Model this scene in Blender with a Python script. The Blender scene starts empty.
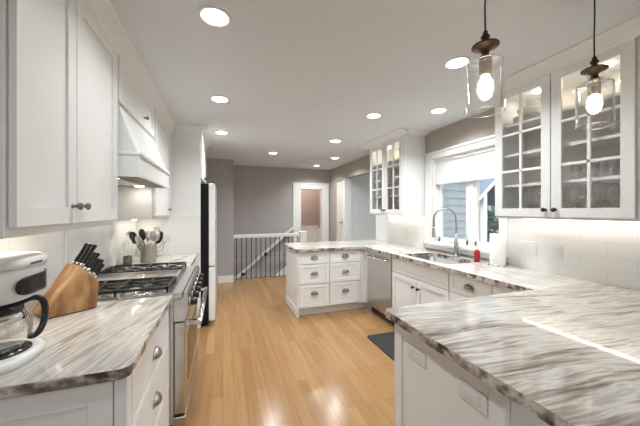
import bpy, bmesh, math, random
from mathutils import Vector, Matrix
random.seed(7)
SC = bpy.context.scene
COL = SC.collection
PI = math.pi

# ------------------------------------------------------------------ camera, world, exposure
YAW = math.atan(97 / 284)
cd = bpy.data.cameras.new('camera'); cam = bpy.data.objects.new('camera', cd); COL.objects.link(cam)
cam.location = (0, 0, 1.425); cam.rotation_euler = (PI / 2, 0, -YAW)
cd.sensor_width = 36; cd.lens = 284 / 640 * 36; cd.shift_y = -2.5 / 640; cd.clip_start = 0.02
SC.camera = cam
W = bpy.data.worlds.new('sky'); SC.world = W; W.use_nodes = True
bg = W.node_tree.nodes['Background']; bg.inputs[0].default_value = (0.86, 0.93, 1.0, 1); bg.inputs[1].default_value = 1.9
SC.view_settings.view_transform = 'Standard'; SC.view_settings.look = 'None'
SC.cycles.transparent_max_bounces = 24
SC.view_settings.gamma = 1; SC.view_settings.use_curve_mapping = False
SC.view_settings.exposure = 0.75
CAN_W = 5.2        # watts of each recessed downlight
STRIP_W = .6       # watts per metre of under-cabinet strip
PENDANT_W = .6
PUCK_W = .28
HOOD_W = .22

# ------------------------------------------------------------------ materials
def nmat(name):
    m = bpy.data.materials.new(name); m.use_nodes = True
    nt = m.node_tree; b = nt.nodes['Principled BSDF']
    return m, nt, b
def N(nt, typ, **kw):
    n = nt.nodes.new(typ)
    for k, v in kw.items(): setattr(n, k, v)
    return n
def plain(name, col, rough=0.4, metal=0.0, noise=0.0, nscale=8, bump=0.0, stretch=(1, 1, 1), spec=None):
    m, nt, b = nmat(name)
    b.inputs['Roughness'].default_value = rough; b.inputs['Metallic'].default_value = metal
    if spec is not None: b.inputs['Specular IOR Level'].default_value = spec
    tc = N(nt, 'ShaderNodeTexCoord'); mp = N(nt, 'ShaderNodeMapping'); mp.inputs['Scale'].default_value = stretch
    nz = N(nt, 'ShaderNodeTexNoise'); nz.inputs['Scale'].default_value = nscale; nz.inputs['Detail'].default_value = 3
    nt.links.new(tc.outputs['Object'], mp.inputs[0]); nt.links.new(mp.outputs[0], nz.inputs['Vector'])
    cr = N(nt, 'ShaderNodeValToRGB')
    lo = [max(0, c * (1 - noise)) for c in col]; hi = [min(1, c * (1 + noise)) for c in col]
    cr.color_ramp.elements[0].color = (*lo, 1); cr.color_ramp.elements[1].color = (*hi, 1)
    cr.color_ramp.elements[0].position = 0.3; cr.color_ramp.elements[1].position = 0.7
    nt.links.new(nz.outputs['Fac'], cr.inputs[0]); nt.links.new(cr.outputs[0], b.inputs['Base Color'])
    if bump:
        bp = N(nt, 'ShaderNodeBump'); bp.inputs['Strength'].default_value = bump; bp.inputs['Distance'].default_value = 0.002
        nt.links.new(nz.outputs['Fac'], bp.inputs['Height']); nt.links.new(bp.outputs[0], b.inputs['Normal'])
    return m
def emit(name, col, s):
    m, nt, b = nmat(name)
    b.inputs['Base Color'].default_value = (*col, 1)
    b.inputs['Emission Color'].default_value = (*col, 1); b.inputs['Emission Strength'].default_value = s
    return m
def thin_glass(name, tint=(1, 1, 1), amount=1.0, base=0.0, rough=0.0):
    m, nt, b = nmat(name); nt.nodes.remove(b)
    out = nt.nodes['Material Output']
    tr = N(nt, 'ShaderNodeBsdfTransparent'); tr.inputs[0].default_value = (*tint, 1)
    gl = N(nt, 'ShaderNodeBsdfGlossy'); gl.inputs['Roughness'].default_value = rough; gl.inputs[0].default_value = (1, 1, 1, 1)
    lw = N(nt, 'ShaderNodeLayerWeight'); lw.inputs[0].default_value = .5
    pw = N(nt, 'ShaderNodeMath', operation='POWER'); pw.inputs[1].default_value = 4.5
    nt.links.new(lw.outputs['Facing'], pw.inputs[0])
    fr = N(nt, 'ShaderNodeMath', operation='MULTIPLY_ADD'); fr.inputs[1].default_value = .96; fr.inputs[2].default_value = .04
    nt.links.new(pw.outputs[0], fr.inputs[0])
    ma = N(nt, 'ShaderNodeMath', operation='MULTIPLY_ADD'); ma.inputs[1].default_value = amount; ma.inputs[2].default_value = base; ma.use_clamp = True
    mx = N(nt, 'ShaderNodeMixShader')
    nt.links.new(fr.outputs[0], ma.inputs[0]); nt.links.new(ma.outputs[0], mx.inputs[0])
    nt.links.new(tr.outputs[0], mx.inputs[1]); nt.links.new(gl.outputs[0], mx.inputs[2]); nt.links.new(mx.outputs[0], out.inputs[0])
    return m
def stone(name, rot, seed, warp, dark=0.0, fine=60, long=1.0, k=.62):
    """banded brown and cream quartzite, polished; the bands run along local x after a turn by rot"""
    m, nt, b = nmat(name)
    tc = N(nt, 'ShaderNodeTexCoord'); mp = N(nt, 'ShaderNodeMapping')
    mp.inputs['Rotation'].default_value = (0.0, 0.0, rot); mp.inputs['Location'].default_value = (seed, seed * .7, 0)
    nt.links.new(tc.outputs['Object'], mp.inputs[0])
    # large warp
    wn = N(nt, 'ShaderNodeTexNoise'); wn.inputs['Scale'].default_value = 1.7; wn.inputs['Detail'].default_value = 2
    nt.links.new(mp.outputs[0], wn.inputs['Vector'])
    sub = N(nt, 'ShaderNodeVectorMath', operation='SUBTRACT'); sub.inputs[1].default_value = (.5, .5, .5)
    nt.links.new(wn.outputs['Color'], sub.inputs[0])
    sc = N(nt, 'ShaderNodeVectorMath', operation='MULTIPLY'); sc.inputs[1].default_value = (.1, warp, warp)
    nt.links.new(sub.outputs[0], sc.inputs[0])
    ad = N(nt, 'ShaderNodeVectorMath', operation='ADD')
    nt.links.new(mp.outputs[0], ad.inputs[0]); nt.links.new(sc.outputs[0], ad.inputs[1])
    st = N(nt, 'ShaderNodeVectorMath', operation='MULTIPLY'); st.inputs[1].default_value = (long, 12, 12)
    nt.links.new(ad.outputs[0], st.inputs[0])
    n1 = N(nt, 'ShaderNodeTexNoise'); n1.inputs['Scale'].default_value = 1.0; n1.inputs['Detail'].default_value = 6; n1.inputs['Roughness'].default_value = .62
    nt.links.new(st.outputs[0], n1.inputs['Vector'])
    st2 = N(nt, 'ShaderNodeVectorMath', operation='MULTIPLY'); st2.inputs[1].default_value = (4, fine, fine)
    nt.links.new(ad.outputs[0], st2.inputs[0])
    n2 = N(nt, 'ShaderNodeTexNoise'); n2.inputs['Scale'].default_value = 1.0; n2.inputs['Detail'].default_value = 4
    nt.links.new(st2.outputs[0], n2.inputs['Vector'])
    mx = N(nt, 'ShaderNodeMath', operation='MULTIPLY_ADD'); mx.inputs[1].default_value = .42
    bn = N(nt, 'ShaderNodeTexNoise'); bn.inputs['Scale'].default_value = 2.2; bn.inputs['Detail'].default_value = 2
    nt.links.new(mp.outputs[0], bn.inputs['Vector'])
    b2 = N(nt, 'ShaderNodeMath', operation='MULTIPLY_ADD'); b2.inputs[1].default_value = .25; b2.inputs[2].default_value = -.125
    nt.links.new(bn.outputs['Fac'], b2.inputs[0])
    b3 = N(nt, 'ShaderNodeMath', operation='ADD'); kk = N(nt, 'ShaderNodeMath', operation='MULTIPLY_ADD'); kk.inputs[1].default_value = k; kk.inputs[2].default_value = .5-.5*k
    nt.links.new(n1.outputs['Fac'], kk.inputs[0]); nt.links.new(kk.outputs[0], b3.inputs[0]); nt.links.new(b2.outputs[0], b3.inputs[1])
    nt.links.new(n2.outputs['Fac'], mx.inputs[0]); nt.links.new(b3.outputs[0], mx.inputs[2])
    cr = N(nt, 'ShaderNodeValToRGB'); e = cr.color_ramp.elements
    stops = [(.47, (.06, .045, .038)), (.56, (.20, .16, .13)), (.63, (.40, .345, .30)), (.70, (.62, .58, .53)), (.75, (.42, .38, .345)), (.81, (.64, .61, .57)), (.92, (.76, .745, .72))]
    stops = [(p_ + dark, c_) for p_, c_ in stops]
    e[0].position, e[0].color = stops[0][0], (*stops[0][1], 1); e[1].position, e[1].color = stops[-1][0], (*stops[-1][1], 1)
    for p, c in stops[1:-1]:
        x = e.new(p); x.color = (*c, 1)
    nt.links.new(mx.outputs[0], cr.inputs[0]); nt.links.new(cr.outputs[0], b.inputs['Base Color'])
    b.inputs['Roughness'].default_value = .058
    return m
def brickish(name, axes, bw, rh, c1, c2, mortar, msize, rough, grain=None, bump=.3, offset=.5):
    m, nt, b = nmat(name)
    tc = N(nt, 'ShaderNodeTexCoord'); sp = N(nt, 'ShaderNodeSeparateXYZ'); cb = N(nt, 'ShaderNodeCombineXYZ')
    nt.links.new(tc.outputs['Object'], sp.inputs[0])
    nt.links.new(sp.outputs[axes[0]], cb.inputs[0]); nt.links.new(sp.outputs[axes[1]], cb.inputs[1])
    br = N(nt, 'ShaderNodeTexBrick'); br.offset = offset; br.inputs['Scale'].default_value = 1
    br.inputs['Brick Width'].default_value = bw; br.inputs['Row Height'].default_value = rh
    br.inputs['Mortar Size'].default_value = msize; br.inputs['Mortar Smooth'].default_value = .2; br.inputs['Bias'].default_value = 0
    br.inputs['Color1'].default_value = (*c1, 1); br.inputs['Color2'].default_value = (*c2, 1); br.inputs['Mortar'].default_value = (*mortar, 1)
    nt.links.new(cb.outputs[0], br.inputs['Vector'])
    colout = br.outputs['Color']
    if grain:
        mp = N(nt, 'ShaderNodeVectorMath', operation='MULTIPLY'); mp.inputs[1].default_value = grain
        nt.links.new(cb.outputs[0], mp.inputs[0])
        nz = N(nt, 'ShaderNodeTexNoise'); nz.inputs['Scale'].default_value = 1; nz.inputs['Detail'].default_value = 5
        nt.links.new(mp.outputs[0], nz.inputs['Vector'])
        cr = N(nt, 'ShaderNodeValToRGB'); cr.color_ramp.elements[0].position = .3; cr.color_ramp.elements[1].position = .7
        cr.color_ramp.elements[0].color = (.86, .84, .81, 1); cr.color_ramp.elements[1].color = (1.06, 1.05, 1.04, 1)
        nt.links.new(nz.outputs['Fac'], cr.inputs[0])
        mx = N(nt, 'ShaderNodeMix', data_type='RGBA', blend_type='MULTIPLY'); mx.inputs[0].default_value = 1
        nt.links.new(colout, mx.inputs[6]); nt.links.new(cr.outputs[0], mx.inputs[7]); colout = mx.outputs[2]
    nt.links.new(colout, b.inputs['Base Color']); b.inputs['Roughness'].default_value = rough
    if bump:
        bp = N(nt, 'ShaderNodeBump'); bp.inputs['Strength'].default_value = bump; bp.inputs['Distance'].default_value = .002; bp.invert = True
        nt.links.new(br.outputs['Fac'], bp.inputs['Height']); nt.links.new(bp.outputs[0], b.inputs['Normal'])
    return m

M = dict(
    cab=plain('white_cabinet_paint', (.80, .795, .78), .34, noise=.01),
    trimw=plain('white_trim_paint', (.82, .81, .785), .4, noise=.01),
    inside=plain('cabinet_interior', (.74, .69, .60), .5, noise=.03),
    taupe=plain('taupe_wall_paint', (.42, .388, .378), .75, noise=.02, nscale=60, bump=.1),
    taupe_r=plain('warm_taupe_wall_paint', (.41, .365, .32), .75, noise=.02, nscale=60, bump=.1),
    ceil=plain('ceiling_paint', (.715, .735, .755), .85, noise=.01),
    blue=plain('blue_grey_paint', (.74, .735, .74), .7, noise=.02),
    pink=plain('rosy_tan_paint', (.50, .43, .40), .75, noise=.02),
    cream=plain('cream_door_paint', (.74, .69, .60), .45, noise=.01),
    stone_left=stone('brown_banded_quartzite_lengthwise', -PI / 2 + .255, 3.1, .05, .0, 60, 1.0, .5),
    stone_sink=stone('brown_banded_quartzite_sink', -PI / 2 + .1, 5.3, .07, -.085, k=.45),
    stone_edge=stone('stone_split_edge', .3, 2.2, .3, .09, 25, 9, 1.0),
    stone_far=stone('brown_banded_quartzite_far', .1, 4.7, .07, -.085, k=.45),
    stone_pen=stone('brown_banded_quartzite_peninsula', .10, 8.2, .12, .055, 75, .8, .4),
    tile=brickish('white_subway_tile', (1, 2), .305, .1, (.80, .79, .77), (.815, .805, .785), (.72, .71, .69), .0022, .14),
    tile_x=brickish('white_subway_tile_return', (0, 2), .305, .1, (.80, .79, .77), (.815, .805, .785), (.75, .74, .72), .0022, .14),
    marble=plain('pale_marble_tile', (.74, .73, .72), .15, noise=.07, nscale=5),
    oak=brickish('oak_strip_floor', (1, 0), 1.15, .083, (.40, .228, .10), (.32, .172, .07), (.21, .11, .045), .001, .2, grain=(2.0, 40, 1), bump=.15, offset=.37),
    steel=plain('brushed_stainless', (.62, .60, .58), .28, 1, noise=.06, nscale=30, stretch=(1, 1, 18)),
    steel_h=plain('brushed_stainless_horizontal', (.60, .585, .57), .24, 1, noise=.05, nscale=30, stretch=(18, 1, 1)),
    steel_d=plain('darker_brushed_steel', (.40, .38, .36), .3, 1, noise=.12, nscale=30, stretch=(1, 1, 14)),
    steel_s=plain('satin_sink_steel', (.27, .265, .26), .38, 1, noise=.1, nscale=30),
    waterw=plain('dark_tinted_window', (.012, .010, .009), .25, noise=.1, spec=.25),
    nickel=plain('brushed_nickel', (.42, .41, .40), .28, 1),
    chrome=plain('polished_nickel', (.70, .68, .66), .12, 1),
    pewter=plain('antique_pewter', (.27, .24, .21), .32, 1, noise=.15, nscale=60),
    bronze=plain('dark_bronze', (.075, .05, .035), .35, .8, noise=.2, nscale=50),
    brass=plain('aged_brass', (.065, .034, .018), .42, .7, noise=.25, nscale=40),
    bmetal=plain('black_iron', (.018, .017, .017), .45, .3, noise=.2),
    grate=plain('cast_iron', (.035, .032, .03), .5, .4, noise=.2, nscale=80, bump=.3),
    bplastic=plain('black_plastic', (.015, .015, .016), .22, noise=.1),
    wplastic=plain('white_plastic', (.74, .735, .72), .28, noise=.01),
    bfridge=plain('black_fridge_side', (.006, .006, .0065), .55, noise=.2, nscale=90, bump=.1, spec=.2),
    wfridge=plain('white_fridge_enamel', (.83, .83, .82), .18, noise=.01),
    mat=plain('black_mat_rubber', (.022, .021, .02), .8, noise=.3, nscale=140, bump=.4),
    paper=plain('white_paper', (.86, .855, .84), .9, noise=.015, nscale=40, bump=.2),
    soap=plain('red_soap', (.42, .012, .022), .15, noise=.1),
    oil=plain('dark_vinegar', (.02, .012, .008), .1, noise=.1),
    liner=plain('hood_liner_wood', (.17, .115, .07), .5, noise=.25, nscale=12, stretch=(8, 1, 8)),
    wire=plain('silver_wire', (.42, .38, .33), .35, .8),
    china=plain('white_china', (.84, .83, .80), .15, noise=.01),
    redc=plain('red_glaze', (.33, .04, .03), .25, noise=.1),
    brownc=plain('brown_glaze', (.07, .045, .03), .3, noise=.2),
    socket=plain('grey_socket_metal', (.22, .175, .15), .4, .7, noise=.1),
    siding=plain('pale_blue_siding', (.52, .59, .65), .6, noise=.03),
    roof=plain('grey_roof_shingle', (.20, .24, .29), .8, noise=.2, nscale=30),
    house=plain('white_house_siding', (.36, .43, .49), .7, noise=.03),
    darkwin=plain('dark_window_glass', (.03, .045, .06), .1, noise=.2),
    lawn=plain('lawn_grass', (.07, .14, .055), .9, noise=.4, nscale=20, bump=.5),
    leaf=plain('shrub_leaf', (.06, .13, .065), .6, noise=.5, nscale=30),
    glass=thin_glass('clear_pane', amount=.8),
    shadeglass=thin_glass('clear_blown_glass', (1, 1, 1), 1.5, .004),
    rimglass=thin_glass('thick_glass_rim', (.95, .96, .95), 1.5, .3),
    stemglass=thin_glass('clear_drinking_glass', (.95, .955, .95), 1.6, .10),
    lens=emit('lit_downlight_lens', (1, .95, .86), 9),
    strip=emit('lit_strip_lens', (1, .93, .80), 8),
    bulb=emit('lit_bulb', (1, .90, .74), 14),
    ink=plain('grey_ink', (.12, .12, .13), .5),
)
def translucent(name, col):
    m, nt, b = nmat(name); out = nt.nodes['Material Output']
    b.inputs['Base Color'].default_value = (*col, 1); b.inputs['Roughness'].default_value = .9
    t = N(nt, 'ShaderNodeBsdfTranslucent'); t.inputs[0].default_value = (*col, 1)
    mx = N(nt, 'ShaderNodeMixShader'); mx.inputs[0].default_value = .4
    nt.links.new(b.outputs[0], mx.inputs[1]); nt.links.new(t.outputs[0], mx.inputs[2]); nt.links.new(mx.outputs[0], out.inputs[0])
    return m
M['shade'] = translucent('white_cellular_shade_fabric', (.95, .95, .96))
def wood_block():
    m, nt, b = nmat('acacia_block')
    tc = N(nt, 'ShaderNodeTexCoord'); mp = N(nt, 'ShaderNodeMapping'); mp.inputs['Scale'].default_value = (9, 9, 3); mp.inputs['Rotation'].default_value = (.5, .45, .7)
    wv = N(nt, 'ShaderNodeTexNoise'); wv.inputs['Scale'].default_value = 1.6; wv.inputs['Detail'].default_value = 3
    nt.links.new(tc.outputs['Object'], mp.inputs[0]); nt.links.new(mp.outputs[0], wv.inputs['Vector'])
    cr = N(nt, 'ShaderNodeValToRGB'); e = cr.color_ramp.elements
    e[0].position = .36; e[0].color = (.24, .11, .04, 1); e[1].position = .64; e[1].color = (.58, .39, .18, 1)
    x = e.new(.5); x.color = (.40, .21, .08, 1)
    nt.links.new(wv.outputs['Fac'], cr.inputs[0]); nt.links.new(cr.outputs[0], b.inputs['Base Color']); b.inputs['Roughness'].default_value = .38
    return m
M['block'] = wood_block()

# ------------------------------------------------------------------ geometry helpers
def V(*a): return Vector(a)
class MB:
    def __init__(s): s.bm = bmesh.new(); s.mi = 0
    def face(s, vs, smooth=False):
        try:
            f = s.bm.faces.new(vs); f.material_index = s.mi; f.smooth = smooth
        except ValueError: pass
    def box(s, x0, y0, z0, x1, y1, z1):
        x0, x1 = sorted((x0, x1)); y0, y1 = sorted((y0, y1)); z0, z1 = sorted((z0, z1))
        v = [s.bm.verts.new(p) for p in ((x0,y0,z0),(x1,y0,z0),(x1,y1,z0),(x0,y1,z0),(x0,y0,z1),(x1,y0,z1),(x1,y1,z1),(x0,y1,z1))]
        for q in ((0,3,2,1),(4,5,6,7),(0,1,5,4),(1,2,6,5),(2,3,7,6),(3,0,4,7)): s.face([v[i] for i in q])
        return s
    def prism(s, poly, ext, smooth=False):
        """poly: list of 3D points, swept by the vector ext"""
        e = Vector(ext); a = [s.bm.verts.new(p) for p in poly]; b = [s.bm.verts.new(Vector(p) + e) for p in poly]
        n = len(poly); s.face(a[::-1]); s.face(b)
        for i in range(n): s.face([a[i], a[(i+1) % n], b[(i+1) % n], b[i]], smooth)
        return s
    def rings(s, rings, cap=True, closed=False, smooth=True):
        R = [[s.bm.verts.new(p) for p in r] for r in rings]; n = len(R[0])
        pairs = list(zip(R, R[1:])) + ([(R[-1], R[0])] if closed else [])
        for a, b in pairs:
            for i in range(n): s.face([a[i], a[(i+1) % n], b[(i+1) % n], b[i]], smooth)
        if cap and not closed: s.face(R[0][::-1]); s.face(R[-1])
        return s
    def cyl(s, p0, p1, r0, r1=None, seg=16, cap=True):
        return s.tube([p0, p1], [r0, r0 if r1 is None else r1], seg, cap)
    def tube(s, pts, r, seg=10, cap=True, closed=False):
        pts = [Vector(p) for p in pts]; n = len(pts)
        rs = r if isinstance(r, (list, tuple)) else [r] * n
        up = None; rings = []
        for i, p in enumerate(pts):
            if closed: t = pts[(i+1) % n] - pts[i-1]
            else: t = pts[min(i+1, n-1)] - pts[max(i-1, 0)]
            t.normalize()
            if up is None:
                up = t.orthogonal().normalized()
            up = (up - t * up.dot(t)).normalized(); w = t.cross(up)
            rings.append([p + (up * math.cos(2*PI*k/seg) + w * math.sin(2*PI*k/seg)) * rs[i] for k in range(seg)])
        return s.rings(rings, cap, closed)
    def lathe(s, c, prof, seg=24, axis=(0,0,1), cap=True, closed=False):
        """prof: (radius, height) pairs along axis from c"""
        a = Vector(axis).normalized(); u = a.orthogonal().normalized(); w = a.cross(u); c = Vector(c)
        return s.rings([[c + a*h + (u*math.cos(2*PI*k/seg) + w*math.sin(2*PI*k/seg)) * max(r, 1e-4) for k in range(seg)] for r, h in prof], cap, closed)
    def ball(s, c, r, seg=12, sq=(1,1,1)):
        c = Vector(c)
        return s.rings([[c + V(sq[0]*r*math.sin(t)*math.cos(2*PI*k/seg), sq[1]*r*math.sin(t)*math.sin(2*PI*k/seg), -sq[2]*r*math.cos(t)) for k in range(seg)] for t in [max(.02, min(PI-.02, PI*i/8)) for i in range(9)]])
    def build(s, name, mat, parent=None, bevel=0, loc=None):
        """loc: world location of the origin (top-level meshes); children take their parent's origin"""
        bmesh.ops.recalc_face_normals(s.bm, faces=s.bm.faces[:])
        org = WL[parent] if parent is not None else Vector(loc or (0, 0, 0))
        for v in s.bm.verts: v.co -= org
        me = bpy.data.meshes.new(name); s.bm.to_mesh(me); s.bm.free()
        for m in (mat if isinstance(mat, (list, tuple)) else [mat]): me.materials.append(m)
        o = bpy.data.objects.new(name, me); COL.objects.link(o)
        if parent is not None: o.parent = parent
        else: o.location = org
        WL[o] = org
        if bevel:
            b = o.modifiers.new('edge', 'BEVEL'); b.width = bevel; b.segments = 2; b.limit_method = 'ANGLE'; b.angle_limit = math.radians(50); b.harden_normals = False
        return o
WL = {}
def tag(o, label, cat, group=None):
    o['label'] = label; o['category'] = cat
    if group: o['group'] = group
    return o
def thing(name, label, cat, loc=(0, 0, 0), group=None):
    o = bpy.data.objects.new(name, None); o.empty_display_size = .05; COL.objects.link(o); o.location = loc; WL[o] = Vector(loc)
    return tag(o, label, cat, group)
def struct(o):
    o['kind'] = 'structure'; return o
def dup(root, loc, label=None, rotz=None, group=None):
    def cp(o, par):
        c = o.copy(); COL.objects.link(c)
        if par is not None: c.parent = par
        for ch in o.children: cp(ch, c)
        return c
    r = cp(root, None); r.location = loc
    if rotz is not None: r.rotation_euler[2] = rotz
    if label: r['label'] = label
    if group: r['group'] = group
    return r
class Frame:
    """a cabinet face: origin, width direction U, outward normal Nn"""
    def __init__(s, o, U, Nn): s.o = Vector(o); s.U = Vector(U); s.N = Vector(Nn)
    def p(s, u, n, z): return s.o + s.U*u + s.N*n + V(0, 0, z)
    def box(s, mb, u0, u1, n0, n1, z0, z1):
        a, b = s.p(u0, n0, z0), s.p(u1, n1, z1); mb.box(a.x, a.y, a.z, b.x, b.y, b.z)
FL = Frame((0, 0, 0), (0, 1, 0), (1, 0, 0))       # faces +X, u = world Y, n = world X
FR = Frame((0, 0, 0), (0, 1, 0), (-1, 0, 0))      # faces -X, u = world Y, n = -world X
FP = Frame((0, 0, 0), (1, 0, 0), (0, -1, 0))      # faces -Y, u = world X, n = -world Y
def panel(F, n0, u0, u1, z0, z1, th=.02, rail=.055, rec=.009):
    mb = MB(); n1 = n0 + th
    F.box(mb, u0, u0+rail, n0, n1, z0, z1); F.box(mb, u1-rail, u1, n0, n1, z0, z1)
    F.box(mb, u0+rail, u1-rail, n0, n1, z0, z0+rail); F.box(mb, u0+rail, u1-rail, n0, n1, z1-rail, z1)
    F.box(mb, u0+rail, u1-rail, n0, n1-rec, z0+rail, z1-rail)
    return mb
def slab(F, n0, u0, u1, z0, z1, th=.02):
    mb = MB(); F.box(mb, u0, u1, n0, n0+th, z0, z1); return mb
def cup_pull(F, n, u, z, parent, w=.047, d=.026, h=.034):
    mb = MB(); rows = []
    for j in range(7):
        b = PI/2*j/6
        rows.append([F.p(u + w*math.cos(PI*i/14), n + .002 + d*math.sin(PI*i/14)*math.sin(b), z + h*math.sin(PI*i/14)*math.cos(b)) for i in range(15)])
    vs = [[mb.bm.verts.new(p) for p in r] for r in rows]
    for a, b in zip(vs, vs[1:]):
        for i in range(14): mb.face([a[i], a[i+1], b[i+1], b[i]], True)
    arch = [F.p(u + (w+.006)*math.cos(PI*i/14), n, z - .004 + (h+.008)*math.sin(PI*i/14)) for i in range(15)]
    mb.prism(arch, F.N*.003)
    return mb.build('cup_pull', M['pewter'], parent)
def knob(F, n, u, z, parent, mat='pewter', s=1.0):
    mb = MB(); mb.lathe(F.p(u, n, z), [(.010*s, 0), (.010*s, .003), (.006*s, .006), (.0055*s, .014), (.012*s, .018), (.016*s, .024), (.0155*s, .029), (.010*s, .033), (.002, .0345)], 16, F.N)
    return mb.build('knob', M[mat], parent)
def light(name, typ, loc, watts, parent=None, col=(.91, .97, 1.0), size=.1, size_y=None, rot=(0, 0, 0), shape='DISK', spread=None):
    d = bpy.data.lights.new(name, typ); d.energy = watts; d.color = col
    if typ == 'AREA':
        d.shape = shape; d.size = size
        if size_y: d.size_y = size_y
        if spread: d.spread = spread
    else: d.shadow_soft_size = size
    o = bpy.data.objects.new(name, d); COL.objects.link(o); o.rotation_euler = rot
    if parent is not None: o.parent = parent; o.location = Vector(loc) - WL[parent]
    else: o.location = loc
    return o

# ================================================================== THE SETTING
XL, XR, YF, YB, ZC = -.93, 2.53, 6.66, -3.4, 2.44
mb = MB(); T = .25
mb.box(XL-.3, YB-.2, -T, 4.7, 6.17, 0); mb.box(1.66, 6.17, -T, 4.7, 8.2, 0); mb.box(XL-.3, 6.17, -T, .2, 6.8, 0)
struct(mb.build('floor', M['oak']))
mb = MB(); mb.box(XL-.3, YB-.2, ZC, 4.7, 8.2, ZC+.15); struct(mb.build('ceiling', M['ceil']))
mb = MB(); mb.box(XL-.15, YB-.2, 0, XL, 5.93, ZC); struct(mb.build('wall_left', M['taupe']))
mb = MB(); mb.box(XL-.15, 5.93, 0, .2, 6.8, ZC); struct(mb.build('wall_left_return', M['taupe']))
# far wall with the doorway into the small room
mb = MB(); mb.box(.2, YF, -1.2, 1.775, YF+.12, ZC); mb.box(2.34, YF, 0, 4.7, YF+.12, ZC); mb.box(1.775, YF, 1.95, 2.34, YF+.12, ZC)
struct(mb.build('wall_far', M['taupe']))
mb = MB(); mb.box(.2, 6.17, -1.2, 1.66, 6.2, -.25); mb.box(.0, 6.17, -1.25, 1.66, YF, -1.2); struct(mb.build('wall_stairwell', M['taupe']))
# right wall: window hole, wide opening, closet door hole
WY0, WY1, WZ0, WZ1 = 2.03, 2.96, 1.03, 2.07
mb = MB(); a, b = XR, XR+.14
mb.box(a, YB-.2, 0, b, WY0, ZC); mb.box(a, WY0, 0, b, WY1, WZ0-.036); mb.box(a, WY0, WZ1, b, WY1, ZC); mb.box(a, WY1, 0, b, 4.36, ZC)
mb.box(a, 4.36, 2.135, b, 5.75, ZC); mb.box(a, 5.75, 0, b, 5.83, ZC); mb.box(a, 5.83, 2.10, b, 6.24, ZC); mb.box(a, 6.24, 0, b, YF, ZC)
struct(mb.build('wall_right', M['taupe_r']))
# adjoining room
mb = MB(); mb.box(b, 5.72, 0, 4.45, 5.80, ZC); struct(mb.build('wall_adjoining', M['blue']))
mb = MB(); mb.box(4.45, 4.15, 0, 4.57, 4.3, ZC); mb.box(4.45, 5.5, 0, 4.57, 8.2, ZC); mb.box(4.45, 4.3, 0, 4.57, 5.5, .1); mb.box(4.45, 4.3, 2.3, 4.57, 5.5, ZC)
struct(mb.build('wall_adjoining_window_side', M['blue']))
mb = MB(); mb.box(b, 4.15, -.4, 4.45, 4.24, 2.75)
for k in range(23): 
    z = -.4 + k*.137
    mb.prism([(b, 4.15, z), (b, 4.112, z), (b, 4.145, z+.137), (b, 4.15, z+.137)], (4.57-b, 0, 0))
struct(mb.build('wall_exterior_siding', M['siding']))
# small room behind the far doorway
mb = MB(); mb.box(1.3, 7.9, 0, 3.0, 8.0, ZC); mb.box(1.2, YF+.12, 0, 1.3, 8, ZC); mb.box(2.62, YF+.12, 0, 2.72, 8, ZC); struct(mb.build('wall_small_room', M['pink']))
mb = MB(); mb.box(1.3, 7.87, 0, 2.62, 7.9, .93); mb.box(1.3, 7.855, .93, 2.62, 7.9, .985); mb.box(2.6, 6.9, 0, 2.62, 7.87, .93)
for x in (1.75, 2.3): mb.box(x, 7.86, .1, x+.06, 7.87, .93)
struct(mb.build('trim_wainscot', M['trimw']))
# back wall with two broad glazed openings (behind the camera)
mb = MB(); y0, y1 = YB-.15, YB
mb.box(XL, y0, 0, -.75, y1, ZC); mb.box(.75, y0, 0, .95, y1, ZC); mb.box(2.45, y0, 0, XR, y1, ZC); mb.box(XL, y0, 2.2, XR, y1, ZC)
struct(mb.build('wall_back', M['taupe_r']))
for i, (x0, x1) in enumerate(((-.75, .75), (.95, 2.45))):
    mb = MB()
    for (p, q) in ((x0, x0+.06), ((x0+x1)/2-.04, (x0+x1)/2+.04), (x1-.06, x1)): mb.box(p, y0+.04, 0, q, y0+.1, 2.2)
    mb.box(x0, y0+.04, 0, x1, y0+.1, .1); mb.box(x0, y0+.04, 2.12, x1, y0+.1, 2.2)
    w = struct(mb.build('window_%d' % (i+2), M['trimw']))
    MB().box(x0+.05, y0+.065, .08, x1-.05, y0+.07, 2.14).build('pane', M['glass'], w)
    p = light('daylight_portal', 'AREA', ((x0+x1)/2, y0+.02, 1.1), 1, None, size=x1-x0, size_y=2.2, rot=(PI/2, 0, 0), shape='RECTANGLE')
    p.data.cycles.is_portal = True
p = light('daylight_portal', 'AREA', (XR+.135, (WY0+WY1)/2, (WZ0+WZ1)/2), 1, None, size=WY1-WY0, size_y=WZ1-WZ0, rot=(PI/2, 0, PI/2), shape='RECTANGLE'); p.data.cycles.is_portal = True
p = light('daylight_portal', 'AREA', (4.56, 4.9, 1.2), 1, None, size=1.2, size_y=2.2, rot=(PI/2, 0, PI/2), shape='RECTANGLE'); p.data.cycles.is_portal = True

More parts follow.
